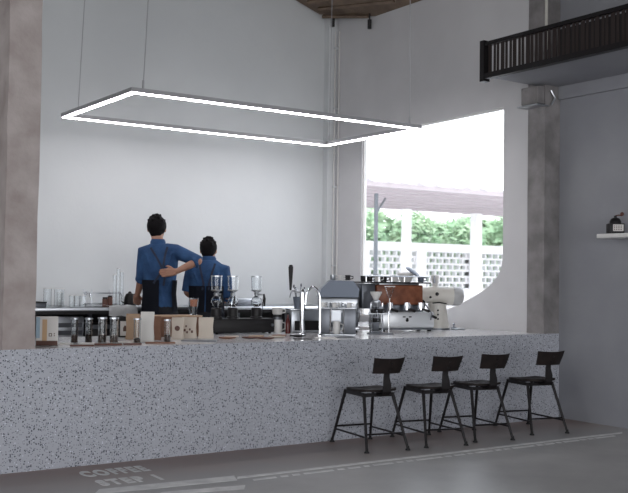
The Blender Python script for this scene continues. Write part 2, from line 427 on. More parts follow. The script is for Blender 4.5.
# ------------------------------------------------------------------ stools
def make_stool(label):
    t = thing('bar_stool', label, 'stool', group='black stools at the counter')
    # local: front (+y) faces the counter, backrest at -y
    zs = .405; hx, hy = .145, .17
    b = B()
    n = 9; rows = []
    for i in range(n):
        for zz in (0,):
            pass
    prof = []
    for k in range(28):
        a = 2*PI*k/28; ca, sa = math.cos(a), math.sin(a)
        e = .45
        prof.append((.012+hx*math.copysign(abs(ca)**e, ca), -.012+hy*math.copysign(abs(sa)**e, sa)))
    def zt(x, y): return zs + .012*(abs(x)/hx)**2 + (.016*max(0, -y/hy)**2)
    rings = []
    for f in (1., .93, .66, .33):
        rings.append([b.verts.new((x*f, y*f, zt(x*f, y*f)+(0 if f > .95 else .004))) for x, y in prof])
    ct = b.verts.new((0,0,zt(0,0)))
    low = [b.verts.new((x, y, zt(x,y)-.018)) for x, y in prof]
    lc = b.verts.new((0,0,zs-.014))
    m_ = len(prof)
    for a_, c_ in zip(rings, rings[1:]):
        for k in range(m_): b.faces.new((a_[k], a_[(k+1)%m_], c_[(k+1)%m_], c_[k]))
    for k in range(m_):
        b.faces.new((rings[-1][k], rings[-1][(k+1)%m_], ct)); b.faces.new((low[k], low[(k+1)%m_], lc)); b.faces.new((rings[0][k], rings[0][(k+1)%m_], low[(k+1)%m_], low[k]))
    obj('seat', b, 'blackwood', t)
    feet = {(-1,1):(-.165,.25), (1,1):(.155,.25), (-1,-1):(-.155,-.265), (1,-1):(.175,-.265)}
    tops = {k:(k[0]*.115, k[1]*.14) for k in feet}
    for k, (fx, fy) in feet.items():
        tx, ty = tops[k]; b = B(); add_tube(b, [(tx,ty,zs-.01),(fx,fy,.012)], [.0125,.0095], 10); lg = obj('leg', b, 'black', t)
        b = B(); add_lathe(b, [(.019,0),(.018,.006),(.011,.014),(.010,.03)], 12, (fx,fy,.0)); obj('rubber_foot', b, 'rubber', lg)
    def at(k, z):
        (fx,fy),(tx,ty) = feet[k], tops[k]; f = (zs-.01-z)/(zs-.022); return (tx+(fx-tx)*f, ty+(fy-ty)*f, z)
    for a_, c_, z in (((-1,1),(1,1),.12),((-1,1),(-1,-1),.10),((1,1),(1,-1),.10),((-1,-1),(1,-1),.12)):
        b = B(); add_tube(b, [at(a_,z), at(c_,z)], .0068, 8); obj('stretcher', b, 'black', t)
    b = B(); add_box(b, -.12, .12, -.15, -.13, zs-.035, zs-.01); add_box(b, -.12, .12, .13, .15, zs-.035, zs-.01)
    add_box(b, -.12, -.10, -.15, .15, zs-.035, zs-.01); add_box(b, .10, .12, -.15, .15, zs-.035, zs-.01)
    obj('seat_frame', b, 'black', t)
    # curved flat back support
    pts = [(.012,-.12,zs-.022),(.012,-.21,zs-.018),(.012,-.243,zs+.01),(.012,-.247,zs+.06),(.012,-.236,zs+.11),(.012,-.243,zs+.16),(.012,-.262,zs+.20)]
    wd = [.022,.026,.032,.030,.022,.020,.020]
    b = B(); rr = []
    for i, p in enumerate(pts):
        d = (Vector(pts[min(i+1,6)])-Vector(pts[max(i-1,0)])).normalized(); nrm = Vector((0,-d.z,d.y))*.006
        rr.append([b.verts.new(Vector(p)+Vector((sx*wd[i],0,0))+nrm*sn) for sx, sn in ((-1,-1),(1,-1),(1,1),(-1,1))])
    for a_, c_ in zip(rr, rr[1:]):
        for k in range(4): b.faces.new((a_[k], a_[(k+1)%4], c_[(k+1)%4], c_[k]))
    b.faces.new(rr[0]); b.faces.new(rr[-1])
    obj('back_support', b, 'black', t)
    b = B(); grid = []
    for side in (0, 1):
        g = []
        for j in range(5):
            v = j/4; z = zs+.138+v*.108
            g.append([b.verts.new((.012+x*(1.0+.12*v), -.258-.05*v+.03*(x/.1)**2+(.0 if side else -.012), z+(.005*(x/.1)**2 if j == 4 else 0))) for x in [(-.108+.216*i/12) for i in range(13)]])
        grid.append(g)
    for g in grid:
        for j in range(4):
            for i in range(12): b.faces.new((g[j][i], g[j][i+1], g[j+1][i+1], g[j+1][i]))
    for i in range(12):
        for j in (0, 4): b.faces.new((grid[0][j][i], grid[0][j][i+1], grid[1][j][i+1], grid[1][j][i]))
    for j in range(4):
        for i in (0, 12): b.faces.new((grid[0][j][i], grid[0][j+1][i], grid[1][j+1][i], grid[1][j][i]))
    obj('backrest', b, 'blackwood', t)
    b = B()
    for zz in (.165, .21): add_sphere(b, (.012,-.275-(zz-.138)*.46,zs+zz), .007, seg=8, rings=6)
    obj('bolt', b, 'black', t)
    return t
st = make_stool('black stool at the counter, leftmost of the four')
st.location = (4.365, 5.63, 0); st.rotation_euler = (0,0,R(-9))
for x, y, a, lab in ((4.88,5.575,-12,'black stool at the counter, second from the left'), (5.36,5.575,-12,'black stool at the counter, third from the left'), (5.995,5.595,-13,'black stool nearest the right wall, rightmost of the four')):
    dup(st, (x,y,0), R(a), lab)

# ------------------------------------------------------------------ right wall shelf
t = thing('wall_shelf', 'white floating shelf on the right wall at the picture edge', 'shelf', (XR, 4.9, 1.57))
obj('board', box(-.19, 0, -.7, .48, 0, .035, .003), 'white', t)
b = B(); add_box(b, -.12, 0, -.4, -.38, -.05, 0); add_box(b, -.12, 0, .1, .12, -.05, 0); obj('bracket', b, 'alu', t)
t = thing('hand_coffee_grinder', 'black hand coffee grinder with a white label on the wall shelf', 'coffee grinder', (6.62, 5.245, 1.605), R(-35))
obj('drawer_box', box(-.06,.06,-.055,.055,0,.085,.004), 'blackp', t)
obj('label_plate', box(-.035,.05,-.059,-.055,.02,.075), 'paperw', t)
b = B()
for i in range(3):
    for j in range(4): add_box(b, -.028+j*.018, -.02+j*.018, -.0605, -.059, .03+i*.014, .037+i*.014)
obj('label_print', b, 'patchdark', t)
b = B(); add_lathe(b, [(.045,.085),(.048,.10),(.035,.125),(.012,.135),(.012,.15)], 16); obj('dome', b, 'blackp', t)
b = B(); add_tube(b, [(0,0,.15),(.03,0,.155),(.055,0,.15)], .005, 8); add_sphere(b, (.055,0,.165), .016); obj('crank_handle', b, 'redwood', t)

# ------------------------------------------------------------------ work bench behind the bar
ZB = .913
t = thing('back_workbench', 'steel topped work bench along the wall behind the staff', 'work bench', (0, 8.45, 0))
obj('worktop', box(2.3, 6.3, 0, .745, ZB-.04, ZB, .004), 'steel', t)
obj('edge_strip', box(2.3, 6.3, -.006, 0, ZB-.06, ZB-.03), 'blackp', t)
obj('lower_shelf', box(2.3, 6.3, .05, .74, .30, .33), 'steeld', t)
obj('back_board', box(2.3, 6.3, .70, .74, .0, ZB-.04), 'blackp', t)
for xx in (2.32, 3.6, 4.9, 6.24):
    for yy in (.03, .66): obj('leg', box(xx, xx+.04, yy, yy+.04, 0, ZB-.04), 'steeld', t)
# equipment under the bench
t = thing('undercounter_cooler', 'grey slatted cooler under the work bench near the left column', 'cooler', (3.19, 8.6, .33))
obj('cabinet', box(-.17,.17,0,.45,0,.5,.01), 'steel', t)
b = B()
for i in range(6): add_box(b, -.15, .15, -.012, 0, .05+i*.07, .09+i*.07)
obj('vent_slats', b, 'steeld', t)
t = thing('storage_crate', 'black crate under the work bench beside the grey cooler', 'crate', (3.6, 8.6, .33))
obj('crate_body', box(-.18,.18,0,.4,0,.42,.01), 'blackp', t); obj('front_lip', box(-.19,.19,-.01,0,.38,.42), 'steeld', t)
t = thing('speaker_box', 'dark box at the left end of the work bench beside the column', 'box', (2.905, 8.50, ZB), 0)
obj('box_body', box(-.065,.065,0,.2,-.0,.04,.004), 'steeld', t); obj('box_lid', box(-.07,.07,-.004,.204,.04,.05,.002), 'blackp', t)

def glass_vessel(name, r, h, label, cat, loc, group=None, r_top=None, handle=False):
    rt = r_top or r
    t = thing(name, label, cat, loc, 0, group)
    b = B(); th = .0025
    prof = [(0,.0),(r,.0),(rt,h),(rt-th,h),(r-th,.006),(0,.006)]
    add_lathe(b, prof, 20); obj('vessel', b, 'glass', t)
    b = B(); bmesh.ops.create_cone
    ring = [(rt+.001,h-.004),(rt+.001,h+.001),(rt-th-.001,h+.001),(rt-th-.001,h-.004)]
    add_lathe(b, ring, 20); obj('rim', b, 'chrome' if False else 'white', t)
    if handle:
        b = B(); add_tube(b, [(rt,0,h*.8),(rt+.03,0,h*.8),(rt+.035,0,h*.4),(r,0,h*.25)], .005, 8); obj('handle', b, 'glass', t)
    return t
G1 = 'glassware on the work bench left end'
for i, (x, y, r, h, lab) in enumerate(((3.03,8.65,.035,.17,'tall glass jar on the work bench right beside the left column'),(3.15,8.68,.045,.165,'wide glass jar on the work bench, second from the left column'),
        (3.22,8.55,.024,.11,'small glass tumbler on the work bench, just right of the wide jar'),(3.28,8.57,.024,.11,'small glass tumbler in the middle of the tumbler row on the bench'),(3.34,8.59,.024,.11,'small glass tumbler nearest the chrome tap on the bench'),(3.22,8.85,.03,.13,'glass tumbler at the back behind the front tumbler row'))):
    glass_vessel('glass_jar' if i < 2 else 'glass_tumbler', r, h, lab, 'jar' if i < 2 else 'glass', (x,y,ZB), G1)
t = thing('bench_faucet', 'small chrome faucet on the work bench left of the dish rack', 'faucet', (3.42, 8.75, ZB))
b = B(); add_lathe(b, [(.022,0),(.022,.01),(.012,.02),(.012,.10)], 14); obj('body', b, 'chrome', t)
b = B(); add_tube(b, [(0,0,.09),(-.005,-.02,.13),(.0,-.06,.14),(.01,-.1,.12),(.01,-.11,.09)], .009, 10); obj('spout', b, 'chrome', t)
b = B(); add_tube(b, [(.0,0,.1),(.045,.0,.13)], .006, 8); obj('lever', b, 'chrome', t)
t = thing('dish_rack', 'steel dish rack with shelf on the bench left of the taller man', 'rack', (3.59, 8.8, ZB))
b = B()
for sx in (-.12,.14):
    for sy in (-.1,.1): add_tube(b, [(sx,sy,0),(sx,sy,.16)], .004, 6)
obj('posts', b, 'steel', t)
obj('shelf_tray', box(-.13,.15,-.11,.11,.12,.132,.003), 'steel', t)
obj('base_tray', box(-.13,.15,-.11,.11,.02,.03,.003), 'steel', t)
for i, (dx, h) in enumerate(((.0,.30),(.045,.36),(.09,.33))):
    glass_vessel('glass_tube', .016, h, ('tall glass tube, left of the three on the bench', 'tallest glass tube, middle of the three on the bench', 'tall glass tube, right of the three on the bench')[i], 'glass tube', (3.66+dx*.9, 8.62+dx*.2, ZB), 'tall glass tubes on the bench')
for i, (x, r, h, lab) in enumerate(((3.61,.022,.09,'small dark brown jar below the dish rack shelf'),(3.56,.025,.075,'squat dark jar left below the dish rack shelf'))):
    t = thing('spice_jar', lab, 'jar', (x, 8.60, ZB)); b = B(); add_cyl(b,0,0,0,h,r); obj('jar_body', b, 'redwood', t); b = B(); add_cyl(b,0,0,h,h+.015,r*.9); obj('lid', b, 'blackp', t)
t = thing('gooseneck_kettle', 'black gooseneck kettle on the bench left of the taller man', 'kettle', (3.86, 8.72, ZB))
b = B(); add_lathe(b, [(.055,0),(.058,.01),(.05,.09),(.035,.12),(.02,.125),(.012,.14),(0,.145)], 18); obj('body', b, 'blackp', t)
b = B(); add_tube(b, [(-.05,0,.03),(-.09,0,.05),(-.085,0,.1),(-.11,0,.135)], .007, 8); obj('spout', b, 'blackp', t)
b = B(); add_tube(b, [(.04,0,.11),(.08,0,.13),(.095,0,.09),(.09,0,.03)], .008, 8); obj('handle', b, 'blackp', t)
b = B()   # towel draped over bench edge
N = 16; P = [(.22,.004),(.1,.006),(0,.006),(-.012,-.01),(-.014,-.05),(-.012,-.09)]
for s in (0, 1):
    pass
rows = []
for i in range(N+1):
    x = -.13+.28*i/N; rw = []
    for j, (yy, zz) in enumerate(P):
        rw.append(b.verts.new((x, yy-.004*math.sin(i*1.3+j), zz+.006+.005*math.sin(i*.9+j*1.7))))
    rows.append(rw)
fs = []
for i in range(N):
    for j in range(len(P)-1): fs.append(b.faces.new((rows[i][j], rows[i+1][j], rows[i+1][j+1], rows[i][j+1])))
bmesh.ops.solidify(b, geom=fs, thickness=.006)
o = obj('towel', b, 'towel'); o.location = (3.66, 8.436, ZB+.004); tag(o, 'white towel draped over the bench edge beside the taller man', 'towel')
t = thing('steel_machine', 'low steel appliance on the bench right of the shorter man', 'appliance', (4.98, 8.62, ZB), 0)
obj('housing', box(-.26,.26,0,.3,0,.06,.008), 'steeld', t); obj('top_tray', box(-.24,.24,.02,.28,.06,.075,.003), 'steel', t)

# ------------------------------------------------------------------ bar top objects, left part
AC = R(-30)       # things set square to the person behind the camera
t = thing('photo_card', 'small printed photo card stand at the left end of the counter by the column', 'card', (2.162, 6.165, ZC), AC)
obj('card_panel', box(-.07,.07,-.002,.002,.0,.19), 'paperw', t)
obj('picture', box(-.069,-.045,-.0035,-.002,.05,.185), 'patchblue', t, label='pale blue strip of the print')
obj('picture', box(-.03,.0,-.0035,-.002,.03,.17), 'patchtan', t, label='tan column of the print')
obj('picture', box(-.069,.068,-.0036,-.0022,.004,.034), 'patchdark', t, label='dark brown bottom strip of the print')
b = B(); add_box(b, .012,.032,-.0035,-.002,.062,.066); add_box(b, .012,.032,-.0035,-.002,.078,.082); add_box(b,.012,.016,-.0035,-.002,.062,.082); add_box(b,.028,.032,-.0035,-.002,.062,.082); add_box(b,.044,.050,-.0035,-.002,.064,.07); add_box(b,.044,.050,-.0035,-.002,.076,.082)
obj('print_mark', b, 'patchdark', t)
obj('foot', box(-.07,.075,-.03,.05,0,.004), 'glass', t)

def sample_tube(x, y, r, h, fill, lab, blab, k):
    t = thing('sample_tube', lab, 'glass tube', (x,y,ZC+k), 0, 'glass tubes of coffee beans')
    b = B(); add_lathe(b, [(0,0),(r,0),(r,h),(r-.0025,h),(r-.0025,.004),(0,.004)], 18); obj('tube', b, 'glass', t)
    b = B(); add_lathe(b, [(r+.003,h-.006),(r+.003,h+.004),(r-.004,h+.004),(r-.004,h-.006)], 18); obj('rim', b, 'steel', t)
    b = B(); add_lathe(b, [(0,.0045),(r-.003,.0045),(r-.003,fill),(r*.5,fill+.006),(0,fill+.008)], 16)
    o = obj('coffee_beans', b, 'beans'); o.location = (x,y,ZC+k); tag(o, blab, 'coffee beans', None, 'stuff')
sample_tube(2.424,6.372,.024,.165,.05,'glass tube of coffee beans, leftmost on the counter','dark coffee beans in the leftmost glass tube',0)
sample_tube(2.51,6.335,.024,.165,.055,'glass tube of coffee beans, second from the left','dark coffee beans in the second glass tube',0)
sample_tube(2.523,6.13,.028,.165,.055,'wide glass tube of beans, left one on the dark tray','dark coffee beans in the left tube on the tray',.012)
sample_tube(2.593,6.10,.028,.165,.05,'wide glass tube of beans, right one on the dark tray','dark coffee beans in the right tube on the tray',.012)
sample_tube(2.80,6.19,.024,.165,.03,'glass tube of beans in front of the kraft bags','dark coffee beans in the tube before the kraft bags',0)
sample_tube(3.03,6.20,.022,.155,.05,'glass tube of beans between the brown bag and the logo bag','dark coffee beans in the tube beside the logo bag',0)
t = tag(obj('wooden_tray', box(-.09,.09,-.055,.055,0,.011,.004), 'redwood'), 'dark wooden tray under the pair of wide glass tubes', 'tray'); t.location = (2.56,6.115,ZC); t.rotation_euler = (0,0,R(-22))
for x, y, w_, d_, a, m, nm, lab in ((2.31,6.27,.13,.09,-20,'paperw','menu_sheet','white menu sheet on the counter right of the photo card'),(2.48,6.22,.14,.09,-35,'paperw','menu_sheet','white menu sheet between the two left glass tubes'),(2.70,6.25,.15,.10,-10,'paperw','menu_sheet','white sheet on the counter before the black pouch'),
    (2.37,6.09,.15,.05,-25,'redwood','name_tag_board','thin dark red board at the counter edge near the card'),(2.72,6.09,.12,.05,-15,'redwood','name_tag_board','thin dark red board right of the dark tray'),(2.94,6.12,.2,.07,-22,'card','name_tag_board','flat brown board before the cream bags'),
    (3.30,6.23,.25,.11,-35,'steeld','tablet','flat dark tablet lying before the two large cream bags')):
    o = tag(obj(nm, box(-w_/2,w_/2,-d_/2,d_/2,0,.008,.002), m), lab, nm.replace('_',' ')); o.location = (x,y,ZC); o.rotation_euler = (0,0,R(a))

def bag(x, y, w, h, d, m, lab, a=-32, logo=None, top=.8, name='coffee_bag'):
    t = thing(name, lab, 'bag', (x,y,ZC), R(a), 'coffee bags on the counter')
    b = B(); n = 6; rings = []
    for i in range(n+1):
        f = i/n; hw = w/2*(1-.04*math.sin(PI*f)); hd = d/2*(1-f**2*top)
        rings.append([b.verts.new((px*hw+.002*math.sin(7*f+px), py*hd, h*f)) for px, py in ((-1,-.8),(-.6,-1),(0,-1.05),(.6,-1),(1,-.8),(1,.8),(.6,1),(0,1.05),(-.6,1),(-1,.8))])
    for r1, r2 in zip(rings, rings[1:]):
        for k in range(10): b.faces.new((r1[k], r1[(k+1)%10], r2[(k+1)%10], r2[k]))
    b.faces.new(rings[0][::-1]); b.faces.new(rings[-1])
    obj('pouch', b, m, t)
    obj('top_fold', box(-w/2,w/2,-d*.12,d*.12,h-.012,h+.004,.002), m, t)
    yy = -d/2*1.06
    if logo == 'round':
        b = B(); add_lathe(b, [(.0,0),(.019,0),(.019,.002),(0,.002)], 14)
        for v in b.verts: v.co = Vector((v.co.x, yy*.93-v.co.z, h*.52+v.co.y))
        obj('printed_logo', b, 'redwood', t)
    if logo == 'marks':
        b = B()
        for (px, pz, s_) in ((-.03,.06,.007),(-.012,.045,.006),(.008,.066,.006),(.024,.05,.007),(-.02,.09,.005)):
            add_box(b, px-s_, px+s_, yy*1.0-.001, yy*.8, pz-s_*1.3, pz+s_*1.3)
        obj('printed_mark', b, 'redwood', t)
    if logo == 'label':
        obj('paper_label', box(-w*.36,w*.36,yy-.002,yy*.7,h*.08,h*.80), 'paperw', t, label='white paper label')
        b = B(); add_box(b, -.014,.014,yy-.0035,yy-.002,h*.3,h*.5); add_box(b,-.008,.008,yy-.0035,yy-.002,h*.5,h*.58); obj('printed_logo', b, 'patchdark', t)
    return t
bag(3.0,6.84,.10,.15,.06,'blackp','black pouch with a white label, left of the kraft bags',-32,'label')
bag(2.95,6.60,.095,.18,.06,'kraft','tan kraft bag left of the white bag',-32)
bag(2.925,6.30,.092,.205,.05,'paperw','tall white paper bag between the kraft bag and brown bag',-32)
bag(3.07,6.47,.075,.165,.05,'card','narrow reddish brown bag right of the tall white bag',-32)
bag(3.245,6.47,.085,.155,.05,'paper','cream bag with a round dark logo',-32,'round')
bag(3.385,6.56,.11,.152,.06,'paper','cream bag with scattered small marks, left of the plain one',-32,'marks')
bag(3.495,6.50,.11,.152,.06,'paper','plain cream bag at the right end of the bag row',-32)
t = thing('cardboard_box', 'brown cardboard box standing behind the row of coffee bags', 'box', (3.34, 6.80, ZC), R(-6))
obj('carton', box(-.24,.24,-.06,.10,0,.158,.003), 'card', t); obj('lid_flap', box(-.245,.245,-.064,.104,.150,.162,.002), 'kraft', t)
t = thing('drink_glass', 'tall glass of amber drink on the cardboard box before the shorter man', 'glass', (3.545, 6.80, ZC+.163))
b = B(); add_lathe(b, [(0,0),(.030,0),(.036,.13),(.033,.13),(.027,.006),(0,.006)], 20); obj('vessel', b, 'glass', t)
b = B(); add_lathe(b, [(.026,.065),(.0315,.12),(0,.12),(0,.065)][:3]+[(0,.065)], 16); obj('drink', b, 'amber', t)

t = thing('drip_tray_box', 'long black box on the counter under the siphon brewers', 'box', (4.06, 6.95, ZC), R(-4))
obj('box_body', box(-.275,.275,-.07,.08,.012,.118,.008), 'blackp', t)
obj('top_plate', box(-.27,.27,-.066,.076,.118,.123,.002), 'black', t)
b = B()
for sx in (-.24,.24):
    for sy in (-.05,.06): add_cyl(b, sx, sy, 0, .014, .012, 8)
obj('feet', b, 'rubber', t)
obj('control_knob', (lambda b: (add_tube(b, [(.25,-.07,.07),(.25,-.085,.07)], .012, 10), b)[1])(B()), 'steeld', t)
def siphon(label):
    t = thing('siphon_brewer', label, 'coffee maker', group='glass siphon brewers on the black box')
    b = B(); add_lathe(b, [(.05,0),(.05,.012),(.042,.018),(.042,.08),(.036,.088),(0,.088)], 18); obj('heater_base', b, 'blackp', t)
    b = B(); add_lathe(b, [(0,.092),(.018,.093),(.038,.11),(.045,.137),(.038,.165),(.018,.182),(.015,.20),(.013,.20),(.015,.181),(.035,.163),(.0425,.137),(.035,.112),(.016,.0955),(0,.0945)], 20); obj('lower_globe', b, 'glass', t)
    b = B(); add_lathe(b, [(.016,.195),(.017,.215),(.042,.225),(.045,.345),(.042,.345),(.039,.229),(.014,.219),(.013,.195)], 20); obj('upper_chamber', b, 'glass', t)
    b = B(); add_lathe(b, [(.0465,.338),(.0465,.348),(.041,.348),(.041,.338)], 20); add_lathe(b, [(.043,.224),(.045,.232),(.038,.234),(.036,.224)], 20); obj('rim', b, 'steel', t)
    b = B(); add_lathe(b, [(.019,.186),(.021,.205),(.016,.212),(.012,.212)], 14); add_tube(b, [(.02,0,.196),(.05,0,.196),(.062,0,.19)], .006, 8); obj('clamp', b, 'steel', t)
    b = B(); add_tube(b, [(.058,0,.20),(.066,0,.16),(.064,0,.10)], [.009,.011,.008], 10); obj('handle', b, 'blackp', t)
    b = B(); add_tube(b, [(.058,.0,.19),(.05,.02,.12),(.045,.02,.02)], .004, 6); obj('stand_rod', b, 'chrome', t)
    return t
s0 = siphon('glass siphon brewer in front of the shorter man, leftmost of the three')
s0.location = (3.835, 6.965, ZC+.123); s0.rotation_euler = (0,0,R(20))
dup(s0, (4.00, 6.985, ZC+.123), R(50), 'glass siphon brewer in the middle of the three')
dup(s0, (4.205, 6.95, ZC+.123), R(-30), 'glass siphon brewer farthest right on the black box')
cols = ['card','paper','redwood','kraft','paper','card','blackp','redwood']
for i, (x, y, a) in enumerate(((3.60,6.36,-15),(3.70,6.47,20),(3.78,6.33,-30),(3.90,6.44,5),(4.02,6.34,-20),(4.12,6.46,15),(4.24,6.38,-10),(3.86,6.24,-28))):
    o = obj('sample_dish', (lambda b: (add_lathe(b, [(.02,0),(.055,.006),(.058,.014),(.053,.014),(.02,.006),(0,.006)], 20, ell=(1.15,.8)), b)[1])(B()), cols[i])
    o.location = (x,y,ZC); o.rotation_euler = (0,0,R(a))
    tag(o, ['brown oval dish, leftmost of the flat dishes','cream oval dish at the back left of the flat dishes','dark red oval dish in the dish cluster','kraft coloured oval dish at the cluster middle','cream oval dish right of the middle','brown oval dish at the back right','black oval dish at the right end of the flat dishes','dark red oval dish nearest the counter edge'][i], 'dish', 'flat dishes before the black box')

# ------------------------------------------------------------------ centre: tap, faucet, cups
t = thing('steel_brewer', 'low silver steel appliance with dark front behind the tap tower', 'appliance', (4.80, 7.15, .0), R(-10))
t.location.z = ZC
# stands on the counter's back edge
obj('housing', box(-.16,.16,-.15,-.0,.0,.19,.008), 'steel', t); obj('front_opening', box(-.13,.13,-.156,-.148,.02,.10), 'blackp', t); obj('top_edge', box(-.165,.165,-.155,.005,.19,.2,.002), 'chrome', t)
t.location = (4.69, 7.0, ZC); 
for ch in [o for o in bpy.data.objects if o.parent == t]: pass
t = thing('utensil_pot', 'dark pot of bar utensils standing on the silver appliance', 'pot', (4.61, 6.93, ZC+.2))
b = B(); add_lathe(b, [(.036,0),(.05,.1),(.046,.1),(.033,.006),(0,.006)], 18); obj('pot_body', b, 'bluegrey', t)
for i, (dx, dy, h) in enumerate(((-.05,0,.19),(-.02,.02,.17),(.03,.01,.20),(.05,-.01,.17))):
    b = B(); add_tube(b, [(dx*.3,dy*.3,.03),(dx,dy,h)], .0035, 6); add_sphere(b, (dx,dy,h), .011, (.5,1,1.4), 8, 6); obj('utensil', b, 'steeld', t)
t = thing('beer_tap', 'chrome tap tower with a tall black handle on the counter', 'tap', (4.415, 6.58, ZC), R(-35))
b = B(); add_lathe(b, [(.035,0),(.035,.008),(.02,.016),(.021,.03),(.021,.33),(.021,.335),(.021,.36),(.015,.37),(0,.372)], 18); obj('tower', b, 'chrome', t)
b = B(); add_tube(b, [(0,0,.345),(-.05,0,.352),(-.085,.0,.36)], .010, 10); add_sphere(b, (-.055,0,.358), .017, seg=10, rings=8); obj('faucet_body', b, 'steel', t)
b = B(); add_tube(b, [(-.085,0,.355),(-.095,-.01,.33),(-.10,-.015,.30)], .007, 8); obj('nozzle', b, 'steel', t)
b = B(); add_lathe(b, [(.008,.36),(.011,.40),(.016,.47),(.020,.545),(.013,.565),(0,.567)], 14, (-.098,0,0)); obj('tap_handle', b, 'blackp', t, label='tall black handle')
t = thing('swan_neck_faucet', 'arched chrome water faucet right of the tap tower', 'faucet', (4.47, 6.41, ZC), R(-35))
pts = [(0,0,.01),(0,0,.26)]+[(-.058+.058*math.cos(a), 0, .27+.12*math.sin(a)) for a in [R(d) for d in range(8, 171, 14)]]
b = B(); add_tube(b, pts+[(-.117,0,.25)], .0095, 10); obj('neck', b, 'chrome', t)
b = B(); add_lathe(b, [(.022,0),(.022,.01),(.012,.02),(.012,.04)], 14); obj('base', b, 'chrome', t)
def mug(name, x, y, z, r, h, m, lab, hd=1):
    t = thing(name, lab, 'cup', (x,y,z), R(-35))
    b = B(); add_lathe(b, [(0,0),(r*.8,0),(r*.95,h*.2),(r,h),(r-.004,h),(r*.9-.004,h*.25),(0,.006)], 20); obj('cup_body', b, m, t)
    b = B(); add_tube(b, [(hd*r*.95,0,h*.82),(hd*(r+.022),0,h*.75),(hd*(r+.022),0,h*.35),(hd*r*.9,0,h*.22)], .005, 8); obj('handle', b, m, t)
    return t
mug('glass_server', 4.375, 6.89, ZC, .042, .11, 'white', 'white handled server right of the black box')
t = thing('steel_canister', 'short steel canister behind the white handled server', 'canister', (4.43, 6.98, ZC), 0)
b = B(); add_cyl(b, 0,0,0,.13,.035); obj('canister_body', b, 'steeld', t); b = B(); add_cyl(b,0,0,.13,.15,.037); obj('lid', b, 'blackp', t)
mug('stacked_bowl', 4.43, 6.98, ZC+.151, .045, .055, 'white', 'white cup on top of the short steel canister')
t = thing('syrup_bottle', 'slim red brown bottle standing left of the tap tower', 'bottle', (4.42, 6.80, ZC))
b = B(); add_lathe(b, [(.0,0),(.019,0),(.020,.01),(.020,.10),(.009,.13),(.009,.155),(0,.155)], 14); obj('bottle_body', b, 'bottle', t)
b = B(); add_cyl(b, 0,0,.155,.172,.011,12); obj('cap', b, 'blackp', t)
for i, (x, y, w_, a, m, lab) in enumerate(((4.36,6.17,.16,-25,'paperw','white paper sheet at the counter edge below the swan neck faucet'),(4.56,6.20,.15,-10,'steeld','dark flat mat left of the steel brewer cubes'),(4.12,6.13,.14,-30,'blackp','black flat mat at the counter edge left of the white sheet'))):
    o = tag(obj('counter_mat', box(-w_/2,w_/2,-.045,.045,0,.005,.001), m), lab, 'mat'); o.location = (x,y,ZC); o.rotation_euler = (0,0,R(a))

# ------------------------------------------------------------------ machines
t = thing('twin_grinder_stand', 'grey steel stand with two dark blocks right of the swan neck faucet', 'appliance', (4.66, 6.43, ZC), R(-34))
b = B(); add_box(b, -.15,-.065,-.03,.13,.015,.215,.004); obj('dark_block', b, 'steeld', t)
b = B(); add_box(b, .045,.145,-.03,.13,.015,.215,.004); obj('dark_block', b, 'steeld', t)
obj('top_plate', box(-.155,.15,-.035,.135,.215,.225,.002), 'steel', t)
obj('base_plate', box(-.155,.15,-.05,.135,.0,.012,.002), 'steel', t)
b = B()
for sx in (-.15,-.06,.05): add_tube(b, [(sx,-.035,.012),(sx,-.035,.215)], .004, 6)
obj('post', b, 'chrome', t)
b = B(); add_box(b, -.05,.03,.08,.12,.10,.2); obj('back_plate', b, 'steel', t)
mug('milk_jug', 4.655, 6.44, ZC+.013, .032, .10, 'white', 'white milk jug between the two dark blocks')
for i, (dx, dy) in enumerate(((-.12,.02),(-.075,.03),(-.03,.0),(.02,.03),(.09,.02))):
    c_, s_ = math.cos(R(-34)), math.sin(R(-34))
    t2 = mug('espresso_cup', 4.66+dx*c_-dy*s_, 6.43+dx*s_+dy*c_, ZC+.225, .019, .04, 'steel' if i % 2 else 'white', ['small white cup at the left end of the stand top','small steel cup, second on the stand top','small white cup in the middle of the stand top','small steel cup, fourth on the stand top','small white cup at the right end of the stand top'][i])
    t2['group'] = 'small cups on the stand top'
t = thing('espresso_machine', 'blue grey espresso machine with sloped hood behind the steel stand', 'espresso machine', (4.99, 6.84, ZC), R(-30))
bm = B(); add_prism(bm, [(-.20,.30),(.14,.30),(.15,.37),(.10,.44),(-.10,.45),(-.18,.37)], 1, -.06, .14); [setattr(v.co, 'z', min(v.co.z, .445)) for v in bm.verts]; obj('hood', bm, 'bluegrey', t)
obj('body', box(-.19,.15,-.02,.14,.05,.30,.01), 'steeld', t)
obj('front_panel', box(-.18,.14,-.035,-.02,.17,.29,.004), 'steel', t)
obj('drip_tray', box(-.19,.15,-.12,.14,.02,.05,.006), 'steel', t)
b = B()
for sx in (-.11,.06): add_cyl(b, sx,-.06,.19,.24,.03,14); add_tube(b, [(sx,-.06,.2),(sx,-.15,.19)], .010, 8)
obj('group_head', b, 'chrome', t)
b = B()
for sx in (-.16,.12):
    for sy in (-.08,.11): add_cyl(b, sx, sy, 0, .022, .015, 8)
obj('feet', b, 'rubber', t)
b = B(); add_tube(b, [(.14,-.05,.25),(.15,-.1,.16),(.14,-.12,.09)], .006, 8); obj('steam_wand', b, 'chrome', t)
c_, s_ = math.cos(R(-30)), math.sin(R(-30))
for i, (dx, m) in enumerate(((-.07,'steel'),(-.005,'white'),(.06,'blackp'))):
    t2 = mug('espresso_cup', 4.99+dx*c_-.04*s_, 6.84+dx*s_+.04*c_, ZC+.4465, .024, .045, m, ['steel cup on top of the blue grey hood','white cup on top of the blue grey hood','black cup on top of the blue grey hood'][i])
t = thing('lever_grinder', 'slim steel grinder standing between the two espresso machines', 'coffee grinder', (5.20, 6.62, ZC), R(-34))
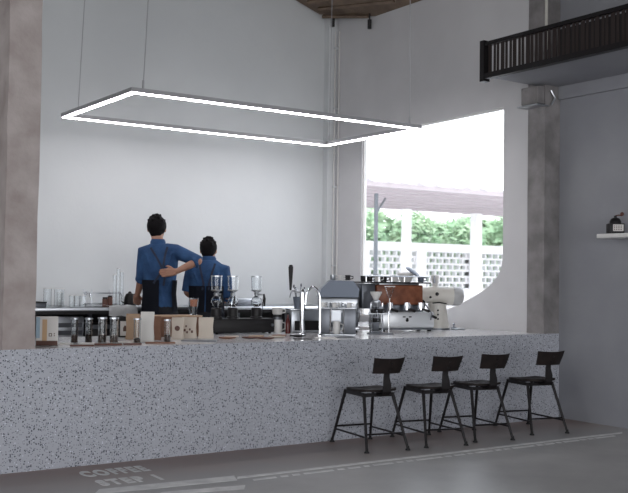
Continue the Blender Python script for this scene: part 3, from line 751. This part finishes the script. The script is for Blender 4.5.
b = B(); add_box(b, -.05,.05,-.05,.06,0,.02,.004); add_box(b,-.028,.028,-.01,.05,.02,.22,.006); obj('body', b, 'steeld', t)
b = B(); add_lathe(b, [(.03,.22),(.042,.25),(.042,.27),(.02,.285)], 16); obj('burr_housing', b, 'steel', t)
b = B(); add_lathe(b, [(.02,.285),(.05,.34),(.05,.352),(0,.352)], 16); obj('hopper', b, 'white', t)
b = B(); add_tube(b, [(0,-.01,.2),(0,-.06,.17),(0,-.065,.14)], .014, 10); obj('chute', b, 'chrome', t)

t = thing('lever_espresso_machine', 'large espresso machine with walnut panel in front of the window', 'espresso machine', (5.62, 6.80, ZC), R(-12))
obj('drip_tray_base', box(-.26,.28,-.13,.13,.03,.175,.018), 'pale_steel', t)
obj('base_plinth', box(-.25,.27,-.12,.12,.014,.03), 'steeld', t)
obj('walnut_panel', box(-.28,.18,-.09,.12,.235,.41,.01), 'copper', t, label='walnut brown panel')
obj('lower_body', box(-.25,.2,-.06,.12,.175,.235,.004), 'steeld', t)
b = B(); add_box(b, -.42,.24,-.13,.13,.425,.437,.003); obj('cup_tray', b, 'black', t)
b = B(); add_tube(b, [(-.41,-.12,.485),(.23,-.12,.485)], .005, 8)
for k in range(6): add_tube(b, [(-.40+k*.125,-.12,.435),(-.40+k*.125,-.12,.485)], .004, 6)
obj('tray_rail', b, 'chrome', t)
b = B(); add_box(b, -.24,.16,-.05,.10,.41,.426,.003); obj('top_cover', b, 'steel', t)
for sx in (-.17, 0, .14):
    b = B(); add_cyl(b, sx,-.12,.19,.255,.032,16); g = obj('group_head', b, 'chrome', t)
    b = B(); add_tube(b, [(sx,-.13,.2),(sx+.01,-.25,.185)], [.009,.013], 8); obj('portafilter_handle', b, 'blackp', g)
b = B(); add_box(b, -.42,-.29,-.08,.1,.20,.42,.01); obj('side_panel', b, 'steeld', t)
b = B()
for sx in (-.22,.24):
    for sy in (-.1,.1): add_cyl(b, sx, sy, 0, .016, .018, 10)
obj('feet', b, 'rubber', t)
b = B(); add_tube(b, [(.2,-.10,.24),(.235,-.15,.16),(.22,-.16,.10)], .007, 8); obj('steam_wand', b, 'chrome', t)
b = B(); add_tube(b, [(.24,-.14,.14),(.29,-.14,.12)], .012, 8); add_sphere(b, (-.0,-.132,.10), .014, seg=10, rings=6); obj('knob', b, 'blackp', t)
b = B()
for px, pz, s_ in ((-.03,.13,.012),(.0,.115,.009),(.03,.13,.012)): add_box(b, px-s_,px+s_,-.135,-.129,pz-.005,pz+.005)
obj('emblem', b, 'blackp', t)
# cups on the tray
c_, s_ = math.cos(R(-12)), math.sin(R(-12))
for i, (dx, dy, r, h, m, nm, lab) in enumerate(((-.38,-.03,.03,.05,'blackp','espresso_cup','black cup at the left end of the machine cup tray'),(-.31,.0,.028,.05,'blackp','espresso_cup','black cup, second from the left on the cup tray'),(-.24,-.02,.03,.06,'white','espresso_cup','white cup, third on the machine cup tray'),(-.17,.0,.03,.05,'blackp','espresso_cup','black cup in the middle of the cup tray'),(-.08,-.02,.038,.06,'white','espresso_cup','wide white cup right of the black cups on the tray'),(.205,.0,.03,.05,'bluegrey','espresso_cup','blue grey cup near the right end of the tray'))):
    t2 = mug(nm, 5.62+dx*c_-dy*s_, 6.80+dx*s_+dy*c_, ZC+.4375, r, h, m, lab); t2['group'] = 'cups on the espresso machine'
t = thing('bean_hopper', 'white round bean hopper with a tilted blue grey lid on the machine', 'hopper', (5.62+.085*c_, 6.80+.03, ZC+.4375))
b = B(); add_lathe(b, [(.045,0),(.06,.03),(.075,.07),(.07,.085),(0,.09)], 20); obj('hopper_body', b, 'white', t)
b = B(); add_lathe(b, [(0,0),(.07,0),(.078,.008),(.06,.022),(0,.03)], 22); o = obj('lid', b, 'bluegrey', t, label='blue grey oval lid'); o.location = (.06,-.02,.085); o.rotation_euler = (R(28),R(24),0)

t = thing('dripper_stand', 'chrome pour over stand with glass drippers before the machine', 'dripper stand', (5.115, 6.45, ZC), R(-34))
obj('base_plate', box(-.11,.11,-.05,.05,0,.01,.003), 'steeld', t)
b = B()
for sx in (-.075,.02,.075): add_tube(b, [(sx,.03,.008),(sx,.03,.26 if sx < .05 else .19)], .006, 8)
obj('post', b, 'chrome', t)
b = B(); add_box(b, -.1,.1,-.03,.04,.165,.175,.002); obj('shelf_plate', b, 'steel', t)
b = B(); add_box(b, -.09,.0,-.03,.03,.09,.098,.002); obj('shelf_plate', b, 'steeld', t)
for i, (dx, dz, lab) in enumerate(((-.06,.175,'small black cup on the left of the dripper stand shelf'),(.0,.175,'small black cup in the middle of the dripper stand shelf'),(-.045,.098,'small black cup on the lower dripper stand shelf'))):
    c2, s2 = math.cos(R(-34)), math.sin(R(-34))
    x_, y_ = 5.115+dx*c2, 6.45+dx*s2
    t2 = mug('tasting_cup', x_, y_, ZC+dz, .022, .035, 'blackp', lab); t2['group'] = 'small black cups on the dripper stand'
t = thing('glass_dripper', 'conical glass dripper on a thin stem in front of the walnut panel', 'dripper', (5.22, 6.46, ZC))
b = B(); add_lathe(b, [(.006,.30),(.012,.31),(.045,.40),(.042,.40),(.009,.312),(.004,.30)], 20); obj('cone', b, 'glass', t)
b = B(); add_lathe(b, [(.046,.395),(.046,.403),(.041,.403),(.041,.395)], 20); obj('rim', b, 'white', t)
b = B(); add_lathe(b, [(.045,0),(.045,.006),(.006,.012),(.005,.30),(0,.30)], 14); obj('stem', b, 'white', t)
for i, (x, y, lab) in enumerate(((5.33,6.50,'upside down wine glass left of the walnut panel'),(5.40,6.49,'upside down wine glass right of the glass dripper'))):
    pass

# white horizontal grinder
t = thing('shop_coffee_grinder', 'cream white horizontal bodied coffee grinder at the right of the machines', 'coffee grinder', (6.13, 6.88, ZC), R(-30))
bm = B(); add_loft(bm, [(0,0,.012,.115,.10),(0,0,.03,.113,.10),(0,0,.14,.095,.085),(0,0,.21,.085,.08),(.0,0,.25,.09,.08)], 28); obj('pedestal', bm, 'cream', t)
b = B(); add_loft(b, [(0,0,0,.118,.105),(0,0,.014,.118,.105)], 28); obj('base_rim', b, 'steeld', t)
b = B(); add_tube(b, [(-.19,0,.315),(-.185,0,.318),(-.02,0,.318),(.13,0,.312),(.145,0,.312)], [.062,.07,.085,.09,.088], 24); obj('motor_body', b, 'cream', t)
b = B(); add_tube(b, [(.143,0,.312),(.20,0,.31),(.235,0,.308),(.25,0,.307)], [.092,.09,.07,.03], 24); obj('end_cap', b, 'capgrey', t, label='pale grey end cap')
b = B(); add_tube(b, [(-.06,-.075,.245),(0,-.088,.252),(.07,-.085,.24)], .006, 8); obj('seam_strip', b, 'blackp', t)
for px, py, pz, r_, sc_ in ((-.01,-.092,.10,.009,1),(-.01,-.089,.14,.009,1),(-.01,-.086,.18,.009,1),(-.02,-.087,.33,.017,.4),(-.08,-.08,.30,.012,.4)):
    b = B(); add_sphere(b, (px,py,pz), r_, (1,sc_,1), 10, 6); obj('button', b, 'blackp', t)
b = B(); add_lathe(b, [(.028,.395),(.028,.43),(.035,.44),(.042,.50),(.03,.51),(0,.512)], 18, (-.02,0,0)); obj('hopper_neck', b, 'white', t)
b = B(); add_box(b, -.045,-.03,-.046,-.03,.43,.50); obj('slide_gate', b, 'steeld', t)
b = B(); add_tube(b, [(-.15,-.03,.27),(-.15,-.05,.22),(-.15,-.06,.19)], [.03,.028,.02], 12); obj('chute', b, 'blackp', t)
t = thing('tamper_set', 'small dark tamper on the counter right of the cream grinder', 'tamper', (6.36, 6.90, ZC), 0)
b = B(); add_lathe(b, [(.028,0),(.028,.012),(.008,.018),(.007,.03),(.013,.045),(0,.055)], 14); obj('tamper_body', b, 'steeld', t)
o = tag(obj('counter_cloth', box(-.06,.06,-.035,.035,0,.01,.004), 'steel'), 'folded grey cloth on the counter at the foot of the grinder', 'cloth'); o.location = (6.30,6.78,ZC)
# jug and dispenser behind the grinder
t = thing('water_kettle', 'white kettle standing on the counter behind the cream grinder', 'kettle', (6.02, 7.35, ZC), R(-35))
b = B(); add_lathe(b, [(.09,0),(.095,.02),(.09,.3),(.075,.42),(.05,.46),(.02,.475),(.02,.49),(0,.495)], 22); obj('body', b, 'white', t)
b = B(); add_tube(b, [(.07,0,.42),(.14,0,.43),(.145,0,.3),(.09,0,.25)], .011, 8); obj('handle', b, 'white', t)
b = B(); add_tube(b, [(-.08,0,.34),(-.12,0,.37),(-.14,0,.41)], [.02,.014,.011], 10); obj('spout', b, 'white', t)

# ------------------------------------------------------------------ people
def hand(bm, wrist, d, palm_n, side, curl=.5, L=.175):
    """wrist point, direction of fingers, palm normal, side=+1 thumb toward d x n"""
    d = Vector(d).normalized(); n = Vector(palm_n); n = (n-d*n.dot(d)).normalized(); s = d.cross(n).normalized()*side
    w = Vector(wrist)
    for k in (-1,0,1):
        add_tube(bm, [w+s*.012*k, w+d*.045+s*.02*k, w+d*.088+s*.026*k], [.019,.018,.013], 10)
    for k, (off, ln) in enumerate(((.030,.068),(.010,.078),(-.010,.072),(-.029,.056))):
        p0 = w+d*.082+s*off; q = [p0]; dd = d.copy()
        for seg_ in (.45,.32,.23):
            dd = (dd+n*curl*.55).normalized(); q.append(q[-1]+dd*ln*seg_)
        add_tube(bm, [p0-d*.02]+q, [.0095,.0095,.009,.008,.0065], 8)
    th = [w+d*.02+s*.02, w+d*.045+s*.045, w+d*.072+s*.058+n*.01, w+d*.092+s*.056+n*.022]
    add_tube(bm, th, [.014,.0125,.0105,.008], 8)

def person(loc, rotz, label, J, shirt_m, apron=True, lean=0., hk=1.):
    t = thing('person', label, 'person', loc, rotz)
    hx, hy, hz = J['head']
    b = B()
    # head: skull, jaw, nose, ears (looks along +y)
    add_sphere(b, (hx,hy,hz+.018), .088*hk, (.86,1.06,1.08), 20, 14)
    add_loft(b, [(hx,hy+.035,hz-.112*hk,.028,.03),(hx,hy+.03,hz-.10*hk,.045,.05),(hx,hy+.018,hz-.06*hk,.062,.072),(hx,hy+.005,hz,.07,.085)], 16)
    add_tube(b, [(hx,hy+.088*hk,hz+.015),(hx,hy+.108*hk,hz-.018),(hx,hy+.085*hk,hz-.028)], [.008,.013,.009], 8)
    add_tube(b, [(hx-.022,hy+.083*hk,hz-.058),(hx,hy+.092*hk,hz-.06),(hx+.022,hy+.083*hk,hz-.058)], [.006,.009,.006], 8)
    for sx in (-1,1):
        add_sphere(b, (hx+sx*.078*hk,hy-.004,hz-.012), .027, (.35,.62,1.), 10, 8)
        add_sphere(b, (hx+sx*.03,hy+.082*hk,hz+.03), .014, (1.3,.5,.5), 8, 6)
    nx, ny, nz = J['neck']
    add_tube(b, [(hx,hy-.01,hz-.045),((hx+nx)/2,(hy+ny)/2-.008,(hz-.06+nz)/2),(nx,ny,nz-.05)], [.052,.053,.066], 14)
    # torso, pelvis under the clothes
    secs = J['torso']
    add_loft(b, [(cx,cy,z,rx*.88,ry*.88) for cx,cy,z,rx,ry in secs[:-1]], 20)
    px_, py_, pz = J['pelvis']
    for sx in (-1,1):
        add_tube(b, [(px_+sx*.085,py_,pz),(px_+sx*.10,py_+.01,.50*pz/.93),(px_+sx*.105,py_-.02,.085)], [.075,.052,.036], 14)
        fx = px_+sx*.105
        add_tube(b, [(fx,py_-.055,.035),(fx,py_,.045),(fx,py_+.10,.028),(fx+sx*.01,py_+.17,.02)], [.028,.036,.032,.018], 12)
    for a in ('L','R'):
        s_, e_, w_ = J[a]
        add_tube(b, [s_, Vector(s_).lerp(Vector(e_),.5), e_], [.048,.043,.037], 14)
        add_sphere(b, e_, .037, seg=12, rings=8)
        add_tube(b, [e_, Vector(e_).lerp(Vector(w_),.35), w_], [.037,.036,.024], 14)
        hd = J[a+'h']; hand(b, w_, hd[0], hd[1], hd[2], hd[3])
    obj('body', remeshed(b, .0055, 3), 'skin', t)
    # hair cap: back and sides down to the nape, open at the face
    b = B()
    add_sphere(b, (hx,hy-.008,hz+.022), .094*hk, (.95,1.04,1.02), 22, 16)
    add_loft(b, [(hx,hy-.048,hz-.075*hk,.04,.022),(hx,hy-.045,hz-.05,.058,.04),(hx,hy-.035,hz,.074,.06),(hx,hy-.02,hz+.04,.078,.075)], 18)
    for _ in range(60):
        a = random.uniform(0,2*PI); e = random.uniform(.1,1.45)
        p = Vector((hx+.082*hk*math.cos(a)*math.cos(e), hy-.008+.094*hk*math.sin(a)*math.cos(e), hz+.035+.094*hk*math.sin(e)))
        if p.y > hy+.06 and p.z < hz+.06: continue
        add_sphere(b, p, random.uniform(.007,.013), seg=8, rings=5)
    me = remeshed(b, .006, 2)
    # trim the cap away from the face
    bm2 = bmesh.new(); bm2.from_mesh(me)
    dele = [v for v in bm2.verts if v.co.y > hy+.045 and v.co.z < hz+.045]
    bmesh.ops.delete(bm2, geom=dele, context='VERTS'); bm2.to_mesh(me); bm2.free()
    obj('hair', me, 'hair', t)
    b = B()
    for sx in (-1,1): add_sphere(b, (hx+sx*.03,hy+.087*hk,hz+.016), .009, seg=10, rings=6)
    obj('eyes', b, 'paperw', t)
    # shirt
    b = B(); add_loft(b, secs, 24)
    for a in ('L','R'):
        s_, e_, w_ = [Vector(v) for v in J[a]]; inn = Vector((nx, s_.y, s_.z+.01)).lerp(s_, .45)
        cf = J.get(a+'s', .0)
        end = e_ if cf <= 0 else e_.lerp(w_, cf)
        pts = [inn, s_, s_.lerp(e_,.55), e_ if cf > 0 else s_.lerp(e_,.96)]; rr = [.07,.068,.060,.055]
        if cf > 0: pts.append(end); rr.append(.05)
        add_tube(b, pts, rr, 16)
        dv = (pts[-1]-pts[-2]).normalized()
        add_tube(b, [pts[-1]-dv*.025, pts[-1]+dv*.006], [.057,.057], 16)          # rolled cuff
    # a few soft folds
    for (p, q, r_) in J.get('folds', []): add_tube(b, [p, Vector(p).lerp(Vector(q),.5), q], [.004, r_, .004], 8)
    obj('shirt', remeshed(b, .0085, 4), shirt_m, t)
    b = B()   # collar
    add_lathe(b, [(.070,-.035),(.070,-.015),(.058,.010),(.052,.010),(.058,-.012),(.056,-.035)], 20, (nx,ny-.002,nz+.005), (1,.95)); obj('collar', b, shirt_m, t)
    # trousers
    b = B(); add_loft(b, [(px_,py_,pz-.10,.155,.115),(px_,py_,pz-.02,.160,.118),(px_,py_,pz+.04,.150,.112)], 20)
    for sx in (-1,1): add_tube(b, [(px_+sx*.082,py_,pz-.02),(px_+sx*.10,py_+.01,.50*pz/.93),(px_+sx*.105,py_-.015,.09)], [.092,.072,.06], 16)
    obj('trousers', remeshed(b, .01, 3), 'trouser', t)
    b = B()
    for sx in (-1,1):
        fx = px_+sx*.105; add_tube(b, [(fx,py_-.075,.04),(fx,py_,.052),(fx,py_+.10,.036),(fx+sx*.01,py_+.19,.028)], [.034,.045,.04,.024], 12)
    for v in b.verts: v.co.z = max(v.co.z, .001)
    obj('shoes', b, 'rubber', t)
    # apron: skirt wrapped round the hips and thin strap bands that paint fold shading on the back
    if apron:
        b = B(); lo = [s for s in secs if s[2] < J['apron_top']+.001]
        hip = [(px_,py_,pz-.32,.19,.15),(px_,py_,pz-.15,.175,.135)]+[(cx,cy,z,rx+.010,ry+.010) for cx,cy,z,rx,ry in lo]
        seg = 36; rings = []
        for cx,cy,z,rx,ry in hip:
            g0, g1 = J['apron_gap']     # opening at the back, in degrees
            rings.append([b.verts.new((cx+rx*math.cos(a), cy+ry*math.sin(a), z)) for a in [R(g1+(360-(g1-g0))*k/seg) for k in range(seg+1)]])
        fs = []
        for r1, r2 in zip(rings, rings[1:]):
            for k in range(seg): fs.append(b.faces.new((r1[k], r1[k+1], r2[k+1], r2[k])))
        bmesh.ops.solidify(b, geom=fs, thickness=-.004)
        ap = obj('apron', b, 'apron', t)
        for q in J['strap_shades']:
            b = B(); pts = [Vector(p) for p in q]; w0 = .009
            rr = []
            for i, p in enumerate(pts):
                d = (pts[min(i+1,len(pts)-1)]-pts[max(i-1,0)]).normalized(); sd = d.cross(Vector((0,1,0))).normalized()*w0
                rr.append([b.verts.new(p+sd), b.verts.new(p-sd), b.verts.new(p-sd+Vector((0,.006,0))), b.verts.new(p+sd+Vector((0,.006,0)))])
            for a_, c_ in zip(rr, rr[1:]):
                for k in range(4): b.faces.new((a_[k], a_[(k+1)%4], c_[(k+1)%4], c_[k]))
            b.faces.new(rr[0]); b.faces.new(rr[-1])
            obj('strap_fold_shade', b, 'denim2', ap)
    return t

FACE = R(-34.5)
torso1 = [(-.0,0,.80,.155,.115),(-.0,0,.92,.152,.112),(-.003,.0,1.05,.142,.102),(-.003,0,1.17,.150,.106),(-.004,0,1.30,.165,.112),(-.006,.0,1.40,.170,.108),(-.010,0,1.46,.135,.085),(-.018,0,1.50,.075,.068)]
J1 = dict(head=(-.042,.028,1.640), neck=(-.024,.0,1.525), pelvis=(0,0,.90), torso=torso1,
    L=((-.145,0,1.425),(-.168,.02,1.19),(-.235,.17,1.02)), Lh=((-.12,.75,-.45),(0,-.3,-1),-1,.15), Ls=.12,
    R=((.140,0,1.43),(.355,-.10,1.345),(.165,-.165,1.245)), Rh=((-1,.12,-.10),(0,1,0),-1,.25), Rs=.18,
    apron_top=1.17, apron_gap=(275,322),
    strap_shades=[[(-.075,-.096,1.46),(-.02,-.112,1.38),(.035,-.121,1.28),(.06,-.118,1.18),(.05,-.118,1.12)],[(.075,-.086,1.47),(.055,-.110,1.38),(.045,-.121,1.28),(.0,-.116,1.20),(-.04,-.118,1.14)]],
    folds=[((-.12,-.085,1.40),(-.04,-.10,1.22),.012),((.12,-.08,1.42),(.06,-.10,1.22),.012),((-.10,-.085,1.25),(-.02,-.095,1.12),.010),((.10,-.08,1.15),(.04,-.10,1.02),.011),((.02,-.10,1.10),(.05,-.10,.96),.011)])
p1 = person((3.876, 8.1, 0), FACE, 'taller man seen from behind in blue denim shirt, one hand behind his back', J1, 'denim')
torso2 = [(0,0,.78,.160,.12),(0,0,.88,.160,.118),(0,.01,1.0,.155,.112),(0,.015,1.12,.168,.115),(.0,.02,1.20,.178,.115),(.003,.03,1.27,.172,.108),(.005,.04,1.325,.135,.085),(.008,.05,1.365,.075,.066)]
J2 = dict(head=(.000,.085,1.462), neck=(.01,.055,1.385), pelvis=(0,-.02,.84), torso=torso2,
    L=((-.150,.03,1.27),(-.185,.03,1.06),(-.15,.24,1.0)), Lh=((.2,.9,-.1),(0,0,-1),-1,.6), Ls=.0,
    R=((.155,.03,1.27),(.185,.02,1.03),(.14,.24,.99)), Rh=((-.2,.9,-.1),(0,0,-1),1,.6), Rs=.15,
    apron_top=1.13, apron_gap=(268,272),
    strap_shades=[[(-.07,-.055,1.33),(-.045,-.088,1.24),(-.02,-.104,1.14),(-.03,-.112,1.08)],[(.08,-.055,1.33),(.055,-.088,1.24),(.03,-.104,1.14),(.03,-.112,1.08)]],
    folds=[((-.12,-.075,1.24),(-.03,-.085,1.08),.012),((.12,-.07,1.24),(.05,-.09,1.08),.012)])
p2 = person((4.378, 8.14, 0), FACE, 'shorter dark haired person seen from behind in blue denim shirt and dark apron', J2, 'denim', hk=.93)

# ------------------------------------------------------------------ outdoors
struct('trim_11', box(XW+.2, 30, 6, 30, -.2, -.05), 'outfloor')      # yard paving
def breeze_wall():
    t = thing('garden_wall', 'white pierced block garden wall beyond the window', 'wall', (9, 16, -.05))
    b = B(); add_box(b, 0, 16, 0, .15, 0, 1.05); obj('solid_base', b, 'outwhite', t)
    b = B(); add_box(b, 0, 16, -.02, .17, 1.88, 2.05); obj('coping', b, 'outwhite', t)
    b = B()
    for i in range(11): add_box(b, i*1.55, i*1.55+.28, -.015, .165, 1.05, 1.88)
    obj('pillar', b, 'outwhite', t)
    b = B()
    for r_ in range(7): add_box(b, 0, 16, .02, .13, 1.05+r_*.135, 1.09+r_*.135)
    for r_ in range(6):
        for i in range(80):
            x = i*.2+(.1 if r_ % 2 else 0)
            add_box(b, x, x+.045, .02, .13, 1.08+r_*.135, 1.195+r_*.135)
    obj('pierced_blocks', b, 'outwhite', t)
breeze_wall()
# hedge trees behind the wall
def tree(x, y, r, h, lab):
    t = thing('hedge_tree', lab, 'tree', (x,y,-.05), 0, 'trees behind the garden wall')
    b = B(); add_tube(b, [(0,0,0),(.05,0,1.2),(0,.05,2.0)], [.09,.07,.04], 8); obj('trunk', b, 'wood_brown', t)
    b = B(); rnd = random.Random(int(x*100))
    for k in range(2200):
        a = rnd.uniform(0,2*PI); e = rnd.uniform(-1,1); rr = rnd.uniform(.55,1)**.5
        p = Vector((r*rr*math.cos(a)*math.sqrt(1-e*e), r*.7*rr*math.sin(a)*math.sqrt(1-e*e), h-1.0-.02+e*1.05*rr))
        s_ = rnd.uniform(.05,.10); u = Vector((rnd.uniform(-1,1),rnd.uniform(-1,1),rnd.uniform(-1,1))).normalized(); v = u.orthogonal().normalized()
        b.faces.new([b.verts.new(p+u*s_), b.verts.new(p+v*s_*.5), b.verts.new(p-u*s_), b.verts.new(p-v*s_*.5)])
    obj('foliage', b, 'leaf', t, False)
for i, (x, r, h) in enumerate(((11.7,.72,2.85),(13.2,.72,2.7),(14.7,.72,2.9),(16.2,.72,2.75),(17.7,.72,2.95),(19.2,.72,2.85))):
    tree(x, 17.3, r, h, ['rounded green tree behind the garden wall, leftmost seen through the window','low green tree just right of the leftmost one','broad green tree at the middle of the window view','low green tree right of the middle','tall green tree left of the right window edge','green tree at the right window edge'][i])
t = thing('tall_hedge', 'continuous tall green hedge filling the background behind the garden wall', 'hedge', (9.5, 18.6, -.05))
b = B(); rnd = random.Random(3)
for k in range(14000):
    x = rnd.uniform(0,14); top = 2.80+.10*math.sin(x*1.7)+.08*math.sin(x*4.1)
    p = Vector((x, rnd.uniform(-.35,.35), rnd.uniform(.3,top)))
    s_ = rnd.uniform(.11,.20); u = Vector((rnd.uniform(-1,1),rnd.uniform(-1,1),rnd.uniform(-1,1))).normalized(); v = u.orthogonal().normalized()
    b.faces.new([b.verts.new(p+u*s_), b.verts.new(p+v*s_*.5), b.verts.new(p-u*s_), b.verts.new(p-v*s_*.5)])
obj('foliage', b, 'leaf', t, False)
for k in range(7):
    b = B(); add_tube(b, [(1+k*2,0,0),(1+k*2,0,1.6)], .05, 8); obj('stem', b, 'wood_brown', t)
# carport roof
t = thing('carport_roof', 'low corrugated carport roof outside the window', 'roof', (8.0, 12.0, 2.70))
b = B(); n = 160; top = []; 
for i in range(n+1):
    x = 14*i/n; z = .03*math.sin(i*PI/2); top.append((x, z))
vs = [[b.verts.new((x, y, z+.05)) for x, z in top] for y in (-.1, 3.75)]
fs = [b.faces.new((vs[0][i], vs[0][i+1], vs[1][i+1], vs[1][i])) for i in range(n)]
bmesh.ops.solidify(b, geom=fs, thickness=.006)
obj('corrugated_sheet', b, 'outroof', t)
for k in range(8):
    obj('purlin', box(0, 14, k*.52-.05, k*.52+.05, -.05, .02), 'purlin', t)
for i, (x, y, w_, m, nm, lab) in enumerate(((9.45,12.05,.026,'outpost','steel_post','thin dark steel post outside at the left of the window'),(11.95,14.3,.07,'outwhite','carport_column','white carport column near the middle of the window'),(13.76,14.3,.085,'outwhite','carport_column','white carport column toward the right of the window'))):
    o = tag(obj(nm, box(-w_,w_,-w_,w_,0,2.60,.01), m), lab, 'post'); o.location = (x,y,-.05)
post = bpy.data.objects['steel_post']
b = B(); add_tube(b, [(.0,.0,2.28),(.5,.40,2.57)], .018, 8); obj('brace_arm', b, 'outpost', post)

# ------------------------------------------------------------------ world, lights
wd = bpy.data.worlds.new('sky'); bpy.context.scene.world = wd; wd.use_nodes = True
nt = wd.node_tree; bg = nt.nodes['Background']
tc = nt.nodes.new('ShaderNodeTexCoord'); sp = nt.nodes.new('ShaderNodeSeparateXYZ'); nt.links.new(tc.outputs['Generated'], sp.inputs[0])
rp = nt.nodes.new('ShaderNodeValToRGB'); e = rp.color_ramp.elements
e[0].position = .0; e[0].color = (.45,.46,.48,1); e[1].position = .9; e[1].color = (.80,.88,1.,1)
m_ = e.new(.5); m_.color = (.98,.98,1.,1)
mr = nt.nodes.new('ShaderNodeMapRange'); mr.inputs['From Min'].default_value = -1; nt.links.new(sp.outputs['Z'], mr.inputs['Value'])
nt.links.new(mr.outputs[0], rp.inputs[0]); nt.links.new(rp.outputs[0], bg.inputs['Color'])
bg.inputs['Strength'].default_value = 2.4
def portal(loc, rot, sx, sy):
    l = bpy.data.lights.new('daylight_portal', 'AREA'); l.shape = 'RECTANGLE'; l.size = sx; l.size_y = sy; l.cycles.is_portal = True
    o = bpy.data.objects.new('daylight_portal', l); C.objects.link(o); o.location = loc; o.rotation_euler = rot
portal((XW+.21, 7.53, 1.8), (R(90),0,R(90)), 2.2, 2.1)
portal((X0-.21, .05, 1.7), (R(90),0,R(-90)), 9.1, 2.8)
portal((1.35, Y0-.21, 1.76), (R(90),0,0), 9.1, 3.5)

# ------------------------------------------------------------------ camera
cd = bpy.data.cameras.new('camera'); cd.sensor_width = 36; cd.lens = 978.4/628*36; cd.clip_start = .05
cam = bpy.data.objects.new('camera', cd); C.objects.link(cam)
fw = Vector((0.56591088,0.8238058,0.03299818)); rt = Vector((0.82392239,-0.56653805,0.01365806)); up = Vector((-0.02994632,-0.0194587,0.99936209))
mt = Matrix((rt, up, -fw)).transposed().to_4x4(); mt.translation = Vector((0,0,1.2)); cam.matrix_world = mt
sc = bpy.context.scene; sc.camera = cam
sc.view_settings.view_transform = 'Standard'; sc.view_settings.look = 'None'; sc.view_settings.gamma = 1; sc.view_settings.exposure = .75
sc.cycles.max_bounces = 8
